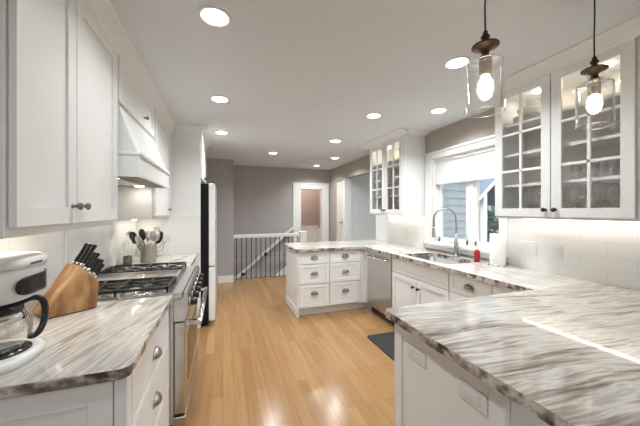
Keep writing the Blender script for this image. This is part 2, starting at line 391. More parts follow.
# ---- baseboards and trims
mb = MB(); mb.box(-.1, 5.915, 0, .2, 5.93, .13); mb.box(-.1, 5.91, 0, .2, 5.93, .02); struct(mb.build('baseboard_left', M['trimw'], bevel=.003))
mb = MB(); mb.box(XR-.015, 6.3, 0, XR, YF, .13); mb.box(1.78, YF-.015, 0, 1.6, YF, .13); struct(mb.build('baseboard_far', M['trimw'], bevel=.003))
mb = MB()                                                             # casing of the far doorway
mb.box(1.59, YF-.02, 0, 1.775, YF, 2.09); mb.box(2.34, YF-.02, 0, 2.50, YF, 2.09); mb.box(1.775, YF-.02, 1.95, 2.34, YF, 2.09)
mb.box(1.57, YF-.03, 2.07, 2.52, YF, 2.10); mb.box(1.775, YF, 0, 1.79, YF+.12, 1.95); mb.box(2.325, YF, 0, 2.34, YF+.12, 1.95); mb.box(1.775, YF, 1.935, 2.34, YF+.12, 1.95)
struct(mb.build('trim_doorway', M['trimw'], bevel=.004))
mb = MB(); x = XR
mb.box(x-.012, 5.69, 0, x+.15, 5.755, 2.135); mb.box(x-.012, 5.755, 0, x, 5.83, 2.10)
struct(mb.build('trim_opening', M['trimw'], bevel=.003))
d = MB(); d.box(XR+.012, 5.835, .005, XR+.05, 6.235, 2.09); d.box(XR+.004, 5.88, .25, XR+.012, 5.90, 1.95)
d = struct(d.build('door_1', M['cream'], bevel=.003))
h = MB(); h.cyl((XR+.014, 5.87, 1.16), (XR-.045, 5.87, 1.16), .012); h.cyl((XR-.045, 5.865, 1.16), (XR-.045, 5.97, 1.155), .009); h.box(XR+.002, 5.845, 1.08, XR+.014, 5.895, 1.24)
h.build('door_handle', M['pewter'], d)
# ---- window 1 over the sink
w1 = MB()
y0, y1, z0, z1 = WY0, WY1, WZ0, WZ1
x = XR
w1.box(x-.02, y1, z0-.02, x, y1+.13, z1); w1.box(x-.02, y0-.09, z0-.02, x, y0, z1); w1.box(x-.02, y0-.09, z1, x, y1+.13, z1+.08); w1.box(x-.035, y0-.10, z1+.07, x, y1+.14, z1+.095)
w1.box(x, y1-.015, z0, x+.14, y1, z1); w1.box(x, y0, z0, x+.14, y0+.015, z1); w1.box(x, y0, z1-.015, x+.14, y1, z1)
w1.box(x-.01, y0-.09, .94, x, y1+.13, z0-.035)
w1 = struct(w1.build('window_1', M['trimw'], bevel=.004))
MB().box(x-.055, y0-.11, z0-.035, x+.14, y1+.15, z0).build('window_sill', M['trimw'], w1, bevel=.005)
fr = MB(); ym = 2.43
fr.box(x+.066, ym-.035, z0, x+.13, ym+.045, z1)
for (p, q) in ((y0+.015, ym-.03), (ym+.045, y1-.015)):
    fr.box(x+.075, p, z0, x+.115, p+.035, z1); fr.box(x+.075, q-.035, z0, x+.115, q, z1); fr.box(x+.075, p, z0, x+.115, q, z0+.06); fr.box(x+.075, p, z1-.05, x+.115, q, z1)
fr.build('window_sash', M['trimw'], w1, bevel=.003)
for (p, q) in ((y0+.045, ym-.06), (ym+.075, y1-.045)):
    MB().box(x+.093, p, z0+.05, x+.097, q, z1-.04).build('window_pane', M['glass'], w1)
    c = MB(); yc = (p+q)/2; c.box(x+.05, yc-.04, z0+.005, x+.075, yc+.04, z0+.025); c.tube([(x+.055, yc, z0+.025), (x+.045, yc+.02, z0+.04), (x+.04, yc+.06, z0+.035)], .006, 8); c.build('window_crank', M['wplastic'], w1)
# ---- tiles
mb = MB(); mb.box(XL, 1.1, .9, XL+.008, 2.16, 1.42); mb.box(XL, 3.14, .9, XL+.008, 3.72, 1.42); struct(mb.build('wall_left_tile', M['tile']))
mb = MB(); mb.box(XL, 2.16, .9, XL+.008, 3.14, 1.75); struct(mb.build('wall_left_marble', M['marble']))
mb = MB(); mb.box(XL, 2.15, .914, XL+.016, 2.165, 1.66); struct(mb.build('trim_tile_edge', M['trimw']))
mb = MB(); mb.box(XL+.008, 3.71, .9, -.262, 3.72, 1.36); struct(mb.build('wall_fridge_return_tile', M['tile_x']))
mb = MB(); mb.box(XR-.01, .2, .9, XR, 1.94, 1.40); mb.box(XR-.01, 3.09, .9, XR, 4.36, 1.40); struct(mb.build('wall_right_tile', M['tile']))
mb = MB(); mb.box(XR-.012, 4.355, .92, XR+.14, 4.365, 2.135); struct(mb.build('trim_tile_end', M['trimw']))

# ================================================================== LEFT RUN
def base_box(mb, F, n_back, n_face, u0, u1, toe=.09, toe_in=.07, z1=.874):
    F.box(mb, u0, u1, n_back, n_face, toe, z1); F.box(mb, u0, u1, n_back, n_face-toe_in, 0, toe)
def drawer(F, n, u0, u1, z0, z1, par, rail=.045, pulls=1, pz=None, rec=.007):
    d = panel(F, n, u0, u1, z0, z1, .02, rail, rec).build('drawer', M['cab'], par, bevel=.0015)
    for k in range(pulls):
        u = u0 + (u1-u0)*(k+.5)/pulls
        cup_pull(F, n+.02, u, (z0+z1)/2 - .012 if pz is None else pz, d)
    return d
bc = thing('base_cabinet', 'white base cabinet with three pewter-pulled drawers in front of the range', 'cabinet', (-.6, 1.5, 0))
mb = MB(); base_box(mb, FL, XL+.01, -.325, 1.13, 1.91); mb.build('body', M['cab'], bc, bevel=.002)
e = panel(FP, -1.13, XL+.01, -.345, .1, .86, .02, .07, .01).build('end_panel', M['cab'], bc, bevel=.002)
mb = MB(); mb.box(-.342, 1.108, 0, -.303, 1.16, .874); mb.build('corner_post', M['cab'], bc, bevel=.004)
for z0, z1, pz in ((.655, .862, .735), (.395, .645, .515), (.11, .385, .27)): drawer(FL, -.325, 1.175, 1.90, z0, z1, bc, pz=pz, rail=.012, rec=.0015)
bc2 = thing('base_cabinet', 'narrow white base cabinet between the range and the fridge', 'cabinet', (-.6, 3.3, 0))
mb = MB(); base_box(mb, FL, XL+.01, -.325, 2.852, 3.715); mb.build('body', M['cab'], bc2, bevel=.002)
drawer(FL, -.325, 2.87, 3.70, .70, .862, bc2)
for (p, q, kp) in ((2.87, 3.28, 3.22), (3.29, 3.70, 3.35)):
    dd = panel(FL, -.325, p, q, .11, .69).build('door', M['cab'], bc2, bevel=.0015); knob(FL, -.305, kp, .63, dd)
def rounded(x0, y0, x1, y1, r, corners, z, n=6):
    pts = []
    for (cx, cy, a0, key) in ((x1-r, y1-r, 0, 'ne'), (x0+r, y1-r, 90, 'nw'), (x0+r, y0+r, 180, 'sw'), (x1-r, y0+r, 270, 'se')):
        if key in corners:
            for i in range(n+1):
                a = math.radians(a0 + 90*i/n); pts.append((cx + r*math.cos(a), cy + r*math.sin(a), z))
        else: pts.append((x1 if 'e' in key else x0, y1 if 'n' in key else y0, z))
    return pts
mb = MB(); mb.prism(rounded(XL+.001, 1.075, -.288, 1.915, .035, ('se',), .876), (0, 0, .038))
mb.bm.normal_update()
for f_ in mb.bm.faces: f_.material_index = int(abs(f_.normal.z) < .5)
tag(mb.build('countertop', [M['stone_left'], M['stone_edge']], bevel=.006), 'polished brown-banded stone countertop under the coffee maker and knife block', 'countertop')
mb = MB(); mb.prism(rounded(XL+.001, 2.848, -.288, 3.708, .03, (), .876), (0, 0, .038))
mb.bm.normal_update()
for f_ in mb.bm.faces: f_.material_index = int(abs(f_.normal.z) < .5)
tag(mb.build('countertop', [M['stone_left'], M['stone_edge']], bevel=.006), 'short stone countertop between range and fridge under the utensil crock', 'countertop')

# ---- upper cabinets, left
XF = -.565
def upper_body(F, nb, nf, u0, u1, z0, z1, par): 
    mb = MB(); F.box(mb, u0, u1, nb, nf, z0, z1); return mb.build('body', M['cab'], par, bevel=.002)
uc = thing('wall_cabinet', 'tall white two-door wall cabinet above the coffee maker', 'cabinet', (XL, 1.6, 1.345))
upper_body(FL, XL+.01, XF-.024, 1.055, 1.905, 1.345, 2.33, uc)
for (p, q, kp) in ((1.063, 1.417, 1.385), (1.423, 1.893, 1.455)):
    dd = panel(FL, XF-.02, p, q, 1.375, 2.318, .02, .062).build('door', M['cab'], uc, bevel=.0015); knob(FL, XF, kp, 1.443, dd)
uc = thing('wall_cabinet', 'short white flip-up wall cabinet above the range hood', 'cabinet', (XL, 2.6, 2.1))
upper_body(FL, XL+.01, XF-.024, 1.907, 2.853, 2.038, 2.33, uc)
dd = panel(FL, XF-.02, 1.925, 2.80, 2.058, 2.318, .02, .055).build('door', M['cab'], uc, bevel=.0015); knob(FL, XF, 2.46, 2.125, dd)
uc = thing('wall_cabinet', 'slim tall white wall cabinet between the range hood and the fridge enclosure', 'cabinet', (XL, 3.4, 1.345))
upper_body(FL, XL+.01, XF-.024, 2.855, 3.705, 1.345, 2.33, uc)
dd = panel(FL, XF-.02, 2.865, 3.66, 1.375, 2.318, .02, .065).build('door', M['cab'], uc, bevel=.0015); knob(FL, XF, 3.46, 1.437, dd)
# hood
hd = thing('range_hood', 'white tapered mantel range hood with brown wooden underside', 'range hood', (XL, 2.38, 1.62))
mb = MB(); yA, yB = 1.915, 2.845
prof = [(XL+.01, 1.765), (-.472, 1.765), (-.505, 1.85), (-.535, 1.93), (-.557, 1.99), (XF-.002, 2.036), (XL+.01, 2.036)]
mb.prism([(px, yA+.012, pz) for px, pz in prof], (0, yB-yA-.024, 0)); mb.build('canopy', M['cab'], hd, bevel=.002)
mb = MB(); mb.box(XL+.01, yA, 1.645, -.462, yB, 1.748); mb.box(XL+.01, yA-.004, 1.748, -.450, yB+.002, 1.765)
mb.box(-.472, yA-.004, 1.622, -.452, yB+.002, 1.645); mb.box(XL+.01, yA-.004, 1.622, -.472, yA+.012, 1.645); mb.box(XL+.01, yB-.012, 1.622, -.472, yB+.002, 1.645)
mb.build('mantel_band', M['cab'], hd, bevel=.002)
mb = MB(); mb.box(XL+.012, yA+.013, 1.630, -.473, yB-.013, 1.644); mb.build('liner', M['liner'], hd)
mb = MB(); mb.box(XL+.12, yA+.2, 1.624, -.62, yB-.2, 1.63); mb.build('filter', M['steel'], hd)
for y in (yA+.12, yB-.12):
    b_ = MB(); b_.lathe((-.66, y, 1.6295), [(.034, 0), (.034, -.006), (.028, -.007), (.002, -.0065)], 20); b_ = b_.build('hood_light', M['lens'], hd)
    light('hood_lamp', 'AREA', (-.66, y, 1.62), HOOD_W, b_, size=.05, col=(1, .93, .80))
# fridge enclosure
fe = thing('fridge_enclosure', 'white tall panel enclosure with cabinet above the fridge', 'cabinet', (XL, 4.1, 0))
mb = MB(); mb.box(XL+.01, 3.72, 0, -.258, 3.742, 2.38); mb.box(XL+.01, 4.70, 0, -.258, 4.722, 2.38); mb.build('side_panel', M['cab'], fe, bevel=.002)
mb = MB(); mb.box(XL+.01, 3.742, 1.80, -.262, 4.70, 2.38); mb.build('body', M['cab'], fe)
for (p, q, kp) in ((3.75, 4.215, 4.17), (4.222, 4.69, 4.265)):
    dd = panel(FL, -.262, p, q, 1.815, 2.365, .02, .055).build('door', M['cab'], fe, bevel=.0015); knob(FL, -.242, kp, 1.86, dd, 'bronze')
# crown along the left cabinets (setting trim)
def crown_profile(d, zb): return [(0, zb), (.012, zb), (.018, zb+.012), (d*.45, zb+.03), (d*.8, ZC-.014), (d, ZC-.010), (d, ZC), (0, ZC)]
mb = MB()
mb.prism([(XF-.016+px, 1.055, pz) for px, pz in crown_profile(.062, 2.325)], (0, 2.66, 0))
mb.prism([(-.258+px, 3.72-.06, pz) for px, pz in crown_profile(.08, 2.372)], (0, 1.065, 0))
mb.prism([(XF+.02, 3.72-px, pz) for px, pz in crown_profile(.062, 2.345)], (-.258-XF-.02+.02, 0, 0))
mb.box(XL, 1.055, 2.335, XF-.016, 3.72, ZC); mb.box(XL, 3.72, 2.385, -.258, 4.72, ZC)
struct(mb.build('trim_crown_left', M['cab']))

# ---- fridge
f = thing('fridge', 'white-doored fridge with black sides in the white enclosure', 'fridge', (-.5, 4.2, 0))
mb = MB(); mb.box(XL+.03, 3.755, .02, -.172, 4.69, 1.755); mb.build('body', M['bfridge'], f, bevel=.006)
MB().box(-.168, 3.757, .735, -.095, 4.688, 1.76).build('door', M['wfridge'], f, bevel=.012)
dr = MB().box(-.168, 3.757, .06, -.095, 4.688, .725).build('freezer_drawer', M['wfridge'], f, bevel=.012)
MB().box(-.150, 3.80, .7255, -.096, 4.66, .7345).build('grip_recess', M['bplastic'], dr)

# ---- range
r0, r1 = 1.922, 2.843
rg = thing('gas_range', 'stainless steel gas range with black grates and a long bar handle', 'range', (-.6, 2.38, 0))
mb = MB(); mb.box(XL+.03, r0, .12, -.285, r1, .885); mb.build('body', M['steel'], rg, bevel=.003)
mb = MB(); mb.box(XL+.012, r0, .885, -.235, r1, .922); mb.box(XL+.012, r0, .922, XL+.05, r1, .965); mb.build('cooktop', M['steel_h'], rg, bevel=.004)
cp = MB(); cp.prism([(-.285, r0, .745), (-.222, r0, .745), (-.205, r0, .80), (-.205, r0, .895), (-.213, r0, .918), (-.230, r0, .920), (-.236, r0, .884), (-.285, r0, .884)], (0, r1-r0, 0)); cp = cp.build('control_panel', M['steel_h'], rg, bevel=.002)
for k in range(6):
    y = r0 + .10 + k*(r1-r0-.2)/5
    kb = MB(); kb.lathe((-.206, y, .835), [(.030, 0), (.030, .006), (.024, .008)], 18, (1, 0, 0)); kb.build('knob_bezel', M['chrome'], cp)
    kb = MB(); kb.lathe((-.199, y, .835), [(.026, 0), (.025, .028), (.022, .038), (.003, .039)], 18, (1, 0, 0)); kb.box(-.166, y-.004, .816, -.158, y+.004, .854); kb.build('control_knob', M['bplastic'], cp)
od = MB(); od.box(-.283, r0+.008, .175, -.222, r1-.008, .735); od = od.build('oven_door', M['steel_h'], rg, bevel=.006)
MB().box(-.222, r0+.16, .30, -.220, r1-.16, .60).build('oven_window', M['bplastic'], od)
hb = MB(); hb.cyl((-.145, r0+.045, .712), (-.145, r1-.045, .712), .017, seg=14)
for y in (r0+.06, r1-.06): hb.prism([(-.224, y-.012, .70), (-.145, y-.012, .70), (-.138, y-.012, .712), (-.145, y-.012, .724), (-.224, y-.012, .73)], (0, .024, 0))
hb.build('handle', M['chrome'], od)
MB().box(-.283, r0+.012, .158, -.235, r1-.012, .174).build('vent_gap', M['bplastic'], rg)
MB().box(-.30, r0+.004, .03, -.218, r1-.004, .157).build('kick_panel', M['steel_h'], rg, bevel=.004)
for (x, y) in ((-.35, r0+.05), (-.35, r1-.05), (-.85, r0+.05), (-.85, r1-.05)):
    lg = MB(); lg.cyl((x, y, 0), (x, y, .125), .018); lg.build('leg', M['bmetal'], rg)
def grate(y0, y1):
    mb = MB(); x0, x1, z = -.865, -.315, .962
    t = .012
    for (a0, a1, b0, b1) in ((x0, x1, y0, y0+t), (x0, x1, y1-t, y1), (x0, x0+t, y0, y1), (x1-t, x1, y0, y1), ((x0+x1)/2-t/2, (x0+x1)/2+t/2, y0, y1)): mb.box(a0, b0, z-.016, a1, b1, z)
    yc = (y0+y1)/2
    for cx in ((x0*3+x1)/4, (x0+x1*3)/4):
        for a in range(6):
            d = V(math.cos(a*PI/3+PI/6), math.sin(a*PI/3+PI/6), 0)
            p = V(cx, yc, z-.007) + d*.03
            L = min(abs(((x1-x0)/4 - .006)/d.x) if abs(d.x) > .01 else 9, abs(((y1-y0)/2-.006)/d.y) if abs(d.y) > .01 else 9)
            mb.tube([p, V(cx, yc, z-.007) + d*L], .0065, 6)
    for x in (x0+.006, x1-.006, (x0+x1)/2):
        for y in (y0+.006, y1-.006): mb.box(x-.006, y-.006, .921, x+.006, y+.006, z-.01)
    g = mb.build('grate', M['grate'], rg)
    for cx in ((x0*3+x1)/4, (x0+x1*3)/4):
        b = MB(); b.lathe((cx, yc, .921), [(.055, 0), (.055, .006), (.042, .012), (.042, .02), (.036, .024), (.002, .025)], 20); b.build('burner', M['grate'], rg)
    MB().box(x0-.006, y0-.004, .921, x1+.006, y1+.004, .925).build('burner_tray', M['steel_h'], rg)
grate(r0+.012, r0+.315); grate(r1-.315, r1-.012)
mb = MB(); mb.box(-.86, r0+.335, .922, -.32, r1-.335, .94); mb.box(-.87, r0+.325, .922, -.31, r0+.337, .955); mb.box(-.87, r1-.337, .922, -.31, r1-.325, .955); mb.box(-.33, r0+.337, .922, -.31, r1-.337, .955)
mb.build('griddle', M['steel_h'], rg, bevel=.002)

# ---- coffee maker
CZ = .914
cm = thing('coffee_maker', 'white drip coffee maker with black handled glass carafe', 'coffee maker', (-.76, 1.245, CZ))
def dshape(z, xb, xf, yc, hw, n=22, pw=2.6):
    """plan outline: flat back at xb, bulging front to xf"""
    pts = [(xb, yc-hw*.86, z)]
    xm = xf - .13
    for i in range(n+1):
        a = -PI/2 + PI*i/n
        ca, sa = math.cos(a), math.sin(a)
        pts.append((xm + (xf-xm)*abs(ca)**(2/pw), yc + hw*math.copysign(abs(sa)**(2/pw), sa), z))
    pts.append((xb, yc+hw*.86, z))
    return [V(*p) for p in pts]
def lump(rows, **k):
    mb = MB(); mb.rings([dshape(*r) for r in rows], smooth=True); return mb
yc = 1.252
lump([(CZ, -.905, -.615, yc, .128), (CZ+.02, -.905, -.61, yc, .131), (CZ+.03, -.905, -.616, yc, .127), (CZ+.034, -.905, -.63, yc, .118)]).build('base', M['wplastic'], cm)
mb = MB(); mb.lathe((-.715, yc, CZ+.034), [(.082, 0), (.082, .004), (.002, .004)], 28); mb.build('warming_plate', M['bplastic'], cm)
mb = MB(); mb.box(-.903, yc-.105, CZ+.03, -.815, yc+.105, CZ+.225); mb.build('column', M['wplastic'], cm, bevel=.01)
hdm = lump([(CZ+.212, -.905, -.632, yc, .122), (CZ+.217, -.905, -.624, yc, .128), (CZ+.31, -.905, -.612, yc, .132), (CZ+.322, -.905, -.611, yc, .132)]).build('brew_head', M['wplastic'], cm)
lump([(CZ+.323, -.905, -.606, yc, .136), (CZ+.345, -.905, -.606, yc, .136), (CZ+.356, -.905, -.618, yc, .128), (CZ+.362, -.90, -.66, yc, .10)]).build('lid', M['wplastic'], cm)
MB().box(-.70, yc+.118, CZ+.324, -.664, yc+.139, CZ+.350).build('lid_hinge', M['ink'], cm)
# dark water window wrapped on the head front
mb = MB(); rows = []
o0 = dshape(0, -.905, -.6085, yc, .134, 60)
sel = [p for p in o0[1:-1] if p.y > yc-.085 and p.x > -.70]
for j in range(7):
    f_ = j/6; row = []
    for i, p in enumerate(sel):
        q = 2*i/(len(sel)-1)-1; hgt = .031*(1-abs(q)**7)**.5
        row.append(V(p.x, p.y, CZ+.262 + (2*f_-1)*hgt))
    rows.append(row)
vs = [[mb.bm.verts.new(p) for p in r] for r in rows]
for a, b_ in zip(vs, vs[1:]):
    for i in range(len(a)-1): mb.face([a[i], a[i+1], b_[i+1], b_[i]], True)
o = mb.build('water_window', M['waterw'], cm); sm = o.modifiers.new('thickness', 'SOLIDIFY'); sm.thickness = .003
mb = MB()
for k in range(8): mb.box(-.6065, yc-.045+k*.008, CZ+.330, -.6045, yc-.040+k*.008, CZ+.338)
mb.build('brand_lettering', M['ink'], cm)
cc = V(-.715, yc, CZ+.04)
ca = MB(); ca.lathe(cc, [(.05, 0), (.066, .008), (.074, .04), (.074, .07), (.066, .105), (.056, .13)], 32, cap=False); ca.build('carafe', M['stemglass'], cm)
mb = MB(); mb.lathe(cc, [(.058, .125), (.062, .13), (.062, .145), (.05, .158), (.002, .16)], 28); mb.build('carafe_lid', M['bplastic'], cm)
mb = MB(); mb.lathe(cc, [(.0672, .10), (.069, .10), (.060, .128), (.058, .128)], 28, closed=True, cap=False); mb.build('carafe_band', M['chrome'], cm)
hd_ = V(.74, .67, 0)
mb = MB(); path = [cc+hd_*.055+V(0,0,.148), cc+hd_*.08+V(0,0,.156), cc+hd_*.106+V(0,0,.148), cc+hd_*.118+V(0,0,.12), cc+hd_*.117+V(0,0,.07), cc+hd_*.106+V(0,0,.035), cc+hd_*.09+V(0,0,.018), cc+hd_*.076+V(0,0,.022)]
def smooth_path(P, n=6):
    P = [Vector(p) for p in P]; out = []
    for i in range(len(P)-1):
        p0, p1, p2, p3 = P[max(i-1, 0)], P[i], P[i+1], P[min(i+2, len(P)-1)]
        for k in range(n):
            t = k/n; out.append(.5*((2*p1)+(p2-p0)*t+(2*p0-5*p1+4*p2-p3)*t*t+(3*p1-p0-3*p2+p3)*t**3))
    out.append(P[-1]); return out
mb.tube(smooth_path(path), .0105, 10); mb.build('carafe_handle', M['bplastic'], cm)
mb = MB(); mb.tube(smooth_path([cc+hd_*.062+V(0,0,.13), cc+hd_*.076+V(0,0,.10), cc+hd_*.081+V(0,0,.06), cc+hd_*.078+V(0,0,.02)]), .0045, 8); mb.build('handle_strap', M['chrome'], cm)

# ---- knife block and knives
kd = V(.77, .64, 0).normalized(); kw = V(-.64, .77, 0).normalized(); kA = V(-.784, 1.661, CZ)
def kp(s, w, z): return kA + kd*s + kw*w + V(0, 0, z)
prof = [(0, 0), (.205, 0), (.213, .128), (.132, .229), (-.004, .012)]
KB = MB(); KB.prism([kp(s, 0, z+.004) for s, z in prof], kw*.165)
kb = thing('knife_block', 'slanted brown wooden knife block on the stone counter beside the coffee maker', 'knife block', kp(.1, .06, 0))
KB.build('block', M['block'], kb, bevel=.003)
MB().prism([kp(s, .004, z) for s, z in ((.006, 0), (.198, 0), (.198, .004), (.006, .004))], kw*.155).build('foot_pad', M['bplastic'], kb)
kdir = (kd*.5 + V(0, 0, .867)).normalized(); face = (kd*.081 + V(0, 0, -.101)).normalized()
k0 = None
spots = []
for row, (q, ws, L) in enumerate(((.022, (.03, .075, .12), .125), (.056, (.022, .056, .09, .124), .105), (.092, (.022, .056, .09, .124), .095), (.117, (.04, .105), .085))):
    for w in ws: spots.append((q, w, L, row))
desc = ['big black-handled knife in the top row of the knife block', 'black-handled knife in the second row of the knife block', 'black-handled steak knife in the third row of the knife block', 'small black-handled knife in the lowest row of the knife block']
names = ['beside the wall', 'in the middle', 'on the room side']
for q, w, L, row in spots:
    p = kp(.132, w*1.1, .2345) + face*q + kdir*.001
    lw = .0078 if row else .0092
    side = kw.cross(kdir)
    def sect(c, a, b): return [c + kw*x*a + side*y*b for x, y in ((-1,-.8),(-.8,-1),(.8,-1),(1,-.8),(1,.8),(.8,1),(-.8,1),(-1,.8))]
    r_ = thing('knife', desc[row], 'knife', p, 'knives in the ' + ('top', 'second', 'third', 'lowest')[row] + ' row of the block')
    h_ = MB(); h_.rings([sect(p+kdir*.022, .0055, lw), sect(p+kdir*.03, .006, lw), sect(p+kdir*L*.6, .0052, lw*.85), sect(p+kdir*(L-.004), .0065, lw*1.15), sect(p+kdir*L, .005, lw)]); h_.build('handle', M['bplastic'], r_)
    h_ = MB(); h_.rings([sect(p+kdir*(L+.0002), .0052, lw), sect(p+kdir*(L+.004), .0048, lw*.95)]); h_.build('end_cap', M['chrome'], r_)
    h_ = MB(); h_.rings([sect(p+kdir*.0, .004, lw*.7), sect(p+kdir*.010, .0055, lw), sect(p+kdir*.022, .0056, lw)]); h_.build('bolster', M['chrome'], r_)

# ---- utensil crock, utensils, bottle, rooster
cx, cy = -.70, 3.215
mb = MB(); mb.lathe((cx, cy, CZ), [(.068, 0), (.070, .003), (.070, .165), (.072, .17), (.068, .17), (.066, .165), (.066, .01), (.002, .008)], 32)
tag(mb.build('utensil_crock', M['steel_d'], loc=(cx, cy, CZ)), 'cylindrical stainless steel crock holding cooking utensils', 'utensil crock')
UT = [('solid spoon with a pale steel bowl facing the room', 'spoon', 'steel', (.028, -.02), (.05, -.03), .30), ('black slotted turner leaning toward the oil bottle', 'turner', 'bplastic', (-.035, -.02), (-.13, -.035), .28),
      ('wide ladle with steel cup leaning to the rooster', 'ladle', 'steel', (.03, .03), (.06, .02), .29), ('black spaghetti spoon at the back of the crock', 'spoon', 'bplastic', (-.02, .035), (-.07, .04), .31),
      ('small silver spoon tilted low toward the range', 'spoon', 'chrome', (-.02, -.035), (-.075, -.05), .235), ('black nylon spatula leaning to the fridge', 'spatula', 'bplastic', (.04, .0), (.10, .01), .27), ('tall steel masher handle at the centre of the crock', 'masher', 'chrome', (.0, .0), (-.01, .01), .30)]
for lab, cat, mt, (bx, by), (tx, ty), hh in UT:
    p0 = V(cx+bx*.6, cy+by*.6, CZ+.012); p1 = V(cx+tx, cy+ty, CZ+hh)
    ax = (p1-p0).normalized()
    r_ = thing(cat if cat != 'spoon' else 'cooking_spoon', lab, cat, p0)
    mb = MB(); mb.tube([p0, p0 + ax*(p1-p0).length*.72], .0045, 8); mb.build('shaft', M['chrome' if mt != 'bplastic' else 'bplastic'], r_)
    mb = MB(); c = p0 + ax*((p1-p0).length*.72 + .045); u = V(.80, -.35, 0); u = (u - ax*u.dot(ax)).normalized(); w = ax.cross(u)
    aw, al, ad = [1.25*q for q in {'spoon': (.030, .046, .009), 'turner': (.036, .052, .003), 'ladle': (.042, .045, .024), 'spatula': (.033, .050, .004), 'masher': (.016, .05, .010)}[cat]]
    mb.rings([[c + ax*(-al*math.cos(t)) + (u*aw*math.cos(2*PI*k/14) + w*ad*math.sin(2*PI*k/14))*math.sin(t)**.7 for k in range(14)] for t in [max(.05, min(PI-.05, PI*i/8)) for i in range(9)]])
    mb.build('head', M[mt], r_)
bo = thing('oil_bottle', 'tall clear glass oil bottle with dark liquid in the bottom', 'bottle', (-.842, 3.09, CZ))
c = (-.842, 3.09, CZ)
mb = MB(); mb.lathe(c, [(.036, 0), (.038, .004), (.038, .21), (.03, .235), (.014, .25), (.012, .285)], 24, cap=False); mb.build('glass_body', M['stemglass'], bo)
mb = MB(); mb.lathe((c[0], c[1], CZ+.003), [(.035, 0), (.035, .085), (.002, .086)], 24); mb.build('liquid', M['oil'], bo)
mb = MB(); mb.tube([(c[0], c[1], CZ+.285), (c[0], c[1], CZ+.305), (c[0]+.025, c[1]-.015, CZ+.325)], [.011, .007, .004], 10); mb.build('pour_spout', M['chrome'], bo)
# wire rooster
ro = thing('wire_rooster', 'silver wire rooster figure standing beside the utensil crock', 'figurine', (-.69, 3.56, CZ))
RX, RY = -.69, 3.56
ru = V(.93, .37, 0)
def rp(a, z, s=0): return V(RX, RY, CZ+z) + ru*a + V(-.37, .93, 0)*s
mb = MB()
outline = [(-.045, .20), (-.062, .155), (-.06, .11), (-.04, .075), (-.01, .06), (.03, .065), (.058, .09), (.068, .13), (.06, .17), (.035, .195), (.015, .225), (.012, .26), (.02, .285), (.012, .31), (-.01, .318), (-.03, .305), (-.036, .28), (-.03, .25), (-.035, .225)]
pl = smooth_path([rp(a, z) for a, z in outline] + [rp(*outline[0])], 4)[:-1]
mb.tube(pl, .0048, 6, closed=True)
for s in (-.03, .03):
    mb.tube(smooth_path([rp(-.045, .20), rp(-.03, .14, s), rp(.0, .10, s*1.3), rp(.04, .12, s), rp(.055, .17)], 5), .0036, 6)
    mb.tube(smooth_path([rp(-.02, .25), rp(-.02, .17, s), rp(-.01, .10, s*1.2), rp(0, .062)], 5), .0036, 6)
mb.build('body', M['wire'], ro)
mb = MB(); mb.tube(smooth_path([rp(.068, .13), rp(.10, .20), rp(.085, .235), rp(.07, .20), rp(.06, .16)], 5), .003, 6); mb.tube(smooth_path([rp(.06, .16), rp(.12, .17), rp(.125, .205), rp(.10, .20)], 5), .003, 6); mb.build('tail', M['wire'], ro)
mb = MB(); mb.tube(smooth_path([rp(-.03, .305), rp(-.028, .33), rp(-.016, .318), rp(-.008, .336), rp(.004, .318), rp(.012, .328), rp(.016, .305)], 4), .003, 6); mb.build('comb', M['wire'], ro)
mb = MB(); mb.tube([rp(-.036, .285), rp(-.056, .276), rp(-.034, .27)], .003, 6); mb.build('beak', M['wire'], ro)
for s in (-.02, .02):
    mb = MB(); mb.tube([rp(0, .062, s*.4), rp(-.002, .004, s)], .0035, 6); mb.tube([rp(-.03, .004, s), rp(.02, .004, s)], .0035, 6); mb.build('leg', M['wire'], ro)

# ================================================================== RIGHT RUN
XS = 1.94                                   # face of the sink run
Xn = -XS                                    # its n coordinate in FR
# far peninsula: six drawers facing the camera
fp = thing('drawer_cabinet', 'white six-drawer cabinet at the end of the far peninsula by the stair railing', 'cabinet', (1.4, 4.0, 0))
PY = 3.66
mb = MB(); mb.box(.945, PY+.02, .105, XS+.02, 4.36, .874); mb.box(.955, PY+.075, 0, XS+.05, 4.30, .105); mb.build('body', M['cab'], fp, bevel=.002)
mb = MB(); mb.box(.935, PY+.0, 0, .953, 4.37, .874); mb.box(.925, PY+.01, 0, .935, 4.37, .11); mb.build('end_panel', M['cab'], fp, bevel=.002)
mb = MB(); mb.box(1.865, PY+.003, .105, XS+.0, PY+.02, .874); mb.build('filler', M['cab'], fp)
for (u0, u1) in ((.958, 1.385), (1.395, 1.862)):
    for z0, z1, pz in ((.705, .866, .775), (.435, .695, .56), (.12, .425, .295)): drawer(FP, -PY-.02, u0, u1, z0, z1, fp, pz=pz)
# dishwasher
dw = thing('dishwasher', 'stainless steel dishwasher between the sink cabinet and far peninsula', 'dishwasher', (XS, 3.28, 0))
MB().box(XS+.03, 2.985, .1, XS+.55, 3.585, .868).build('body', M['steel'], dw)
dd = MB().box(XS-.01, 2.987, .11, XS+.028, 3.583, .868).build('door', M['steel'], dw, bevel=.004)
hb = MB(); hb.tube(smooth_path([(XS-.01, 3.05, .80), (XS-.045, 3.07, .80), (XS-.055, 3.285, .80), (XS-.045, 3.50, .80), (XS-.01, 3.52, .80)], 5), .012, 10); hb.build('handle', M['chrome'], dd)
MB().box(XS+.06, 2.985, 0, XS+.08, 3.585, .1).build('kick_plate', M['bplastic'], dw)
MB().box(XS, 3.587, .105, XS+.4, 3.678, .874).build('filler', M['cab'], dw)
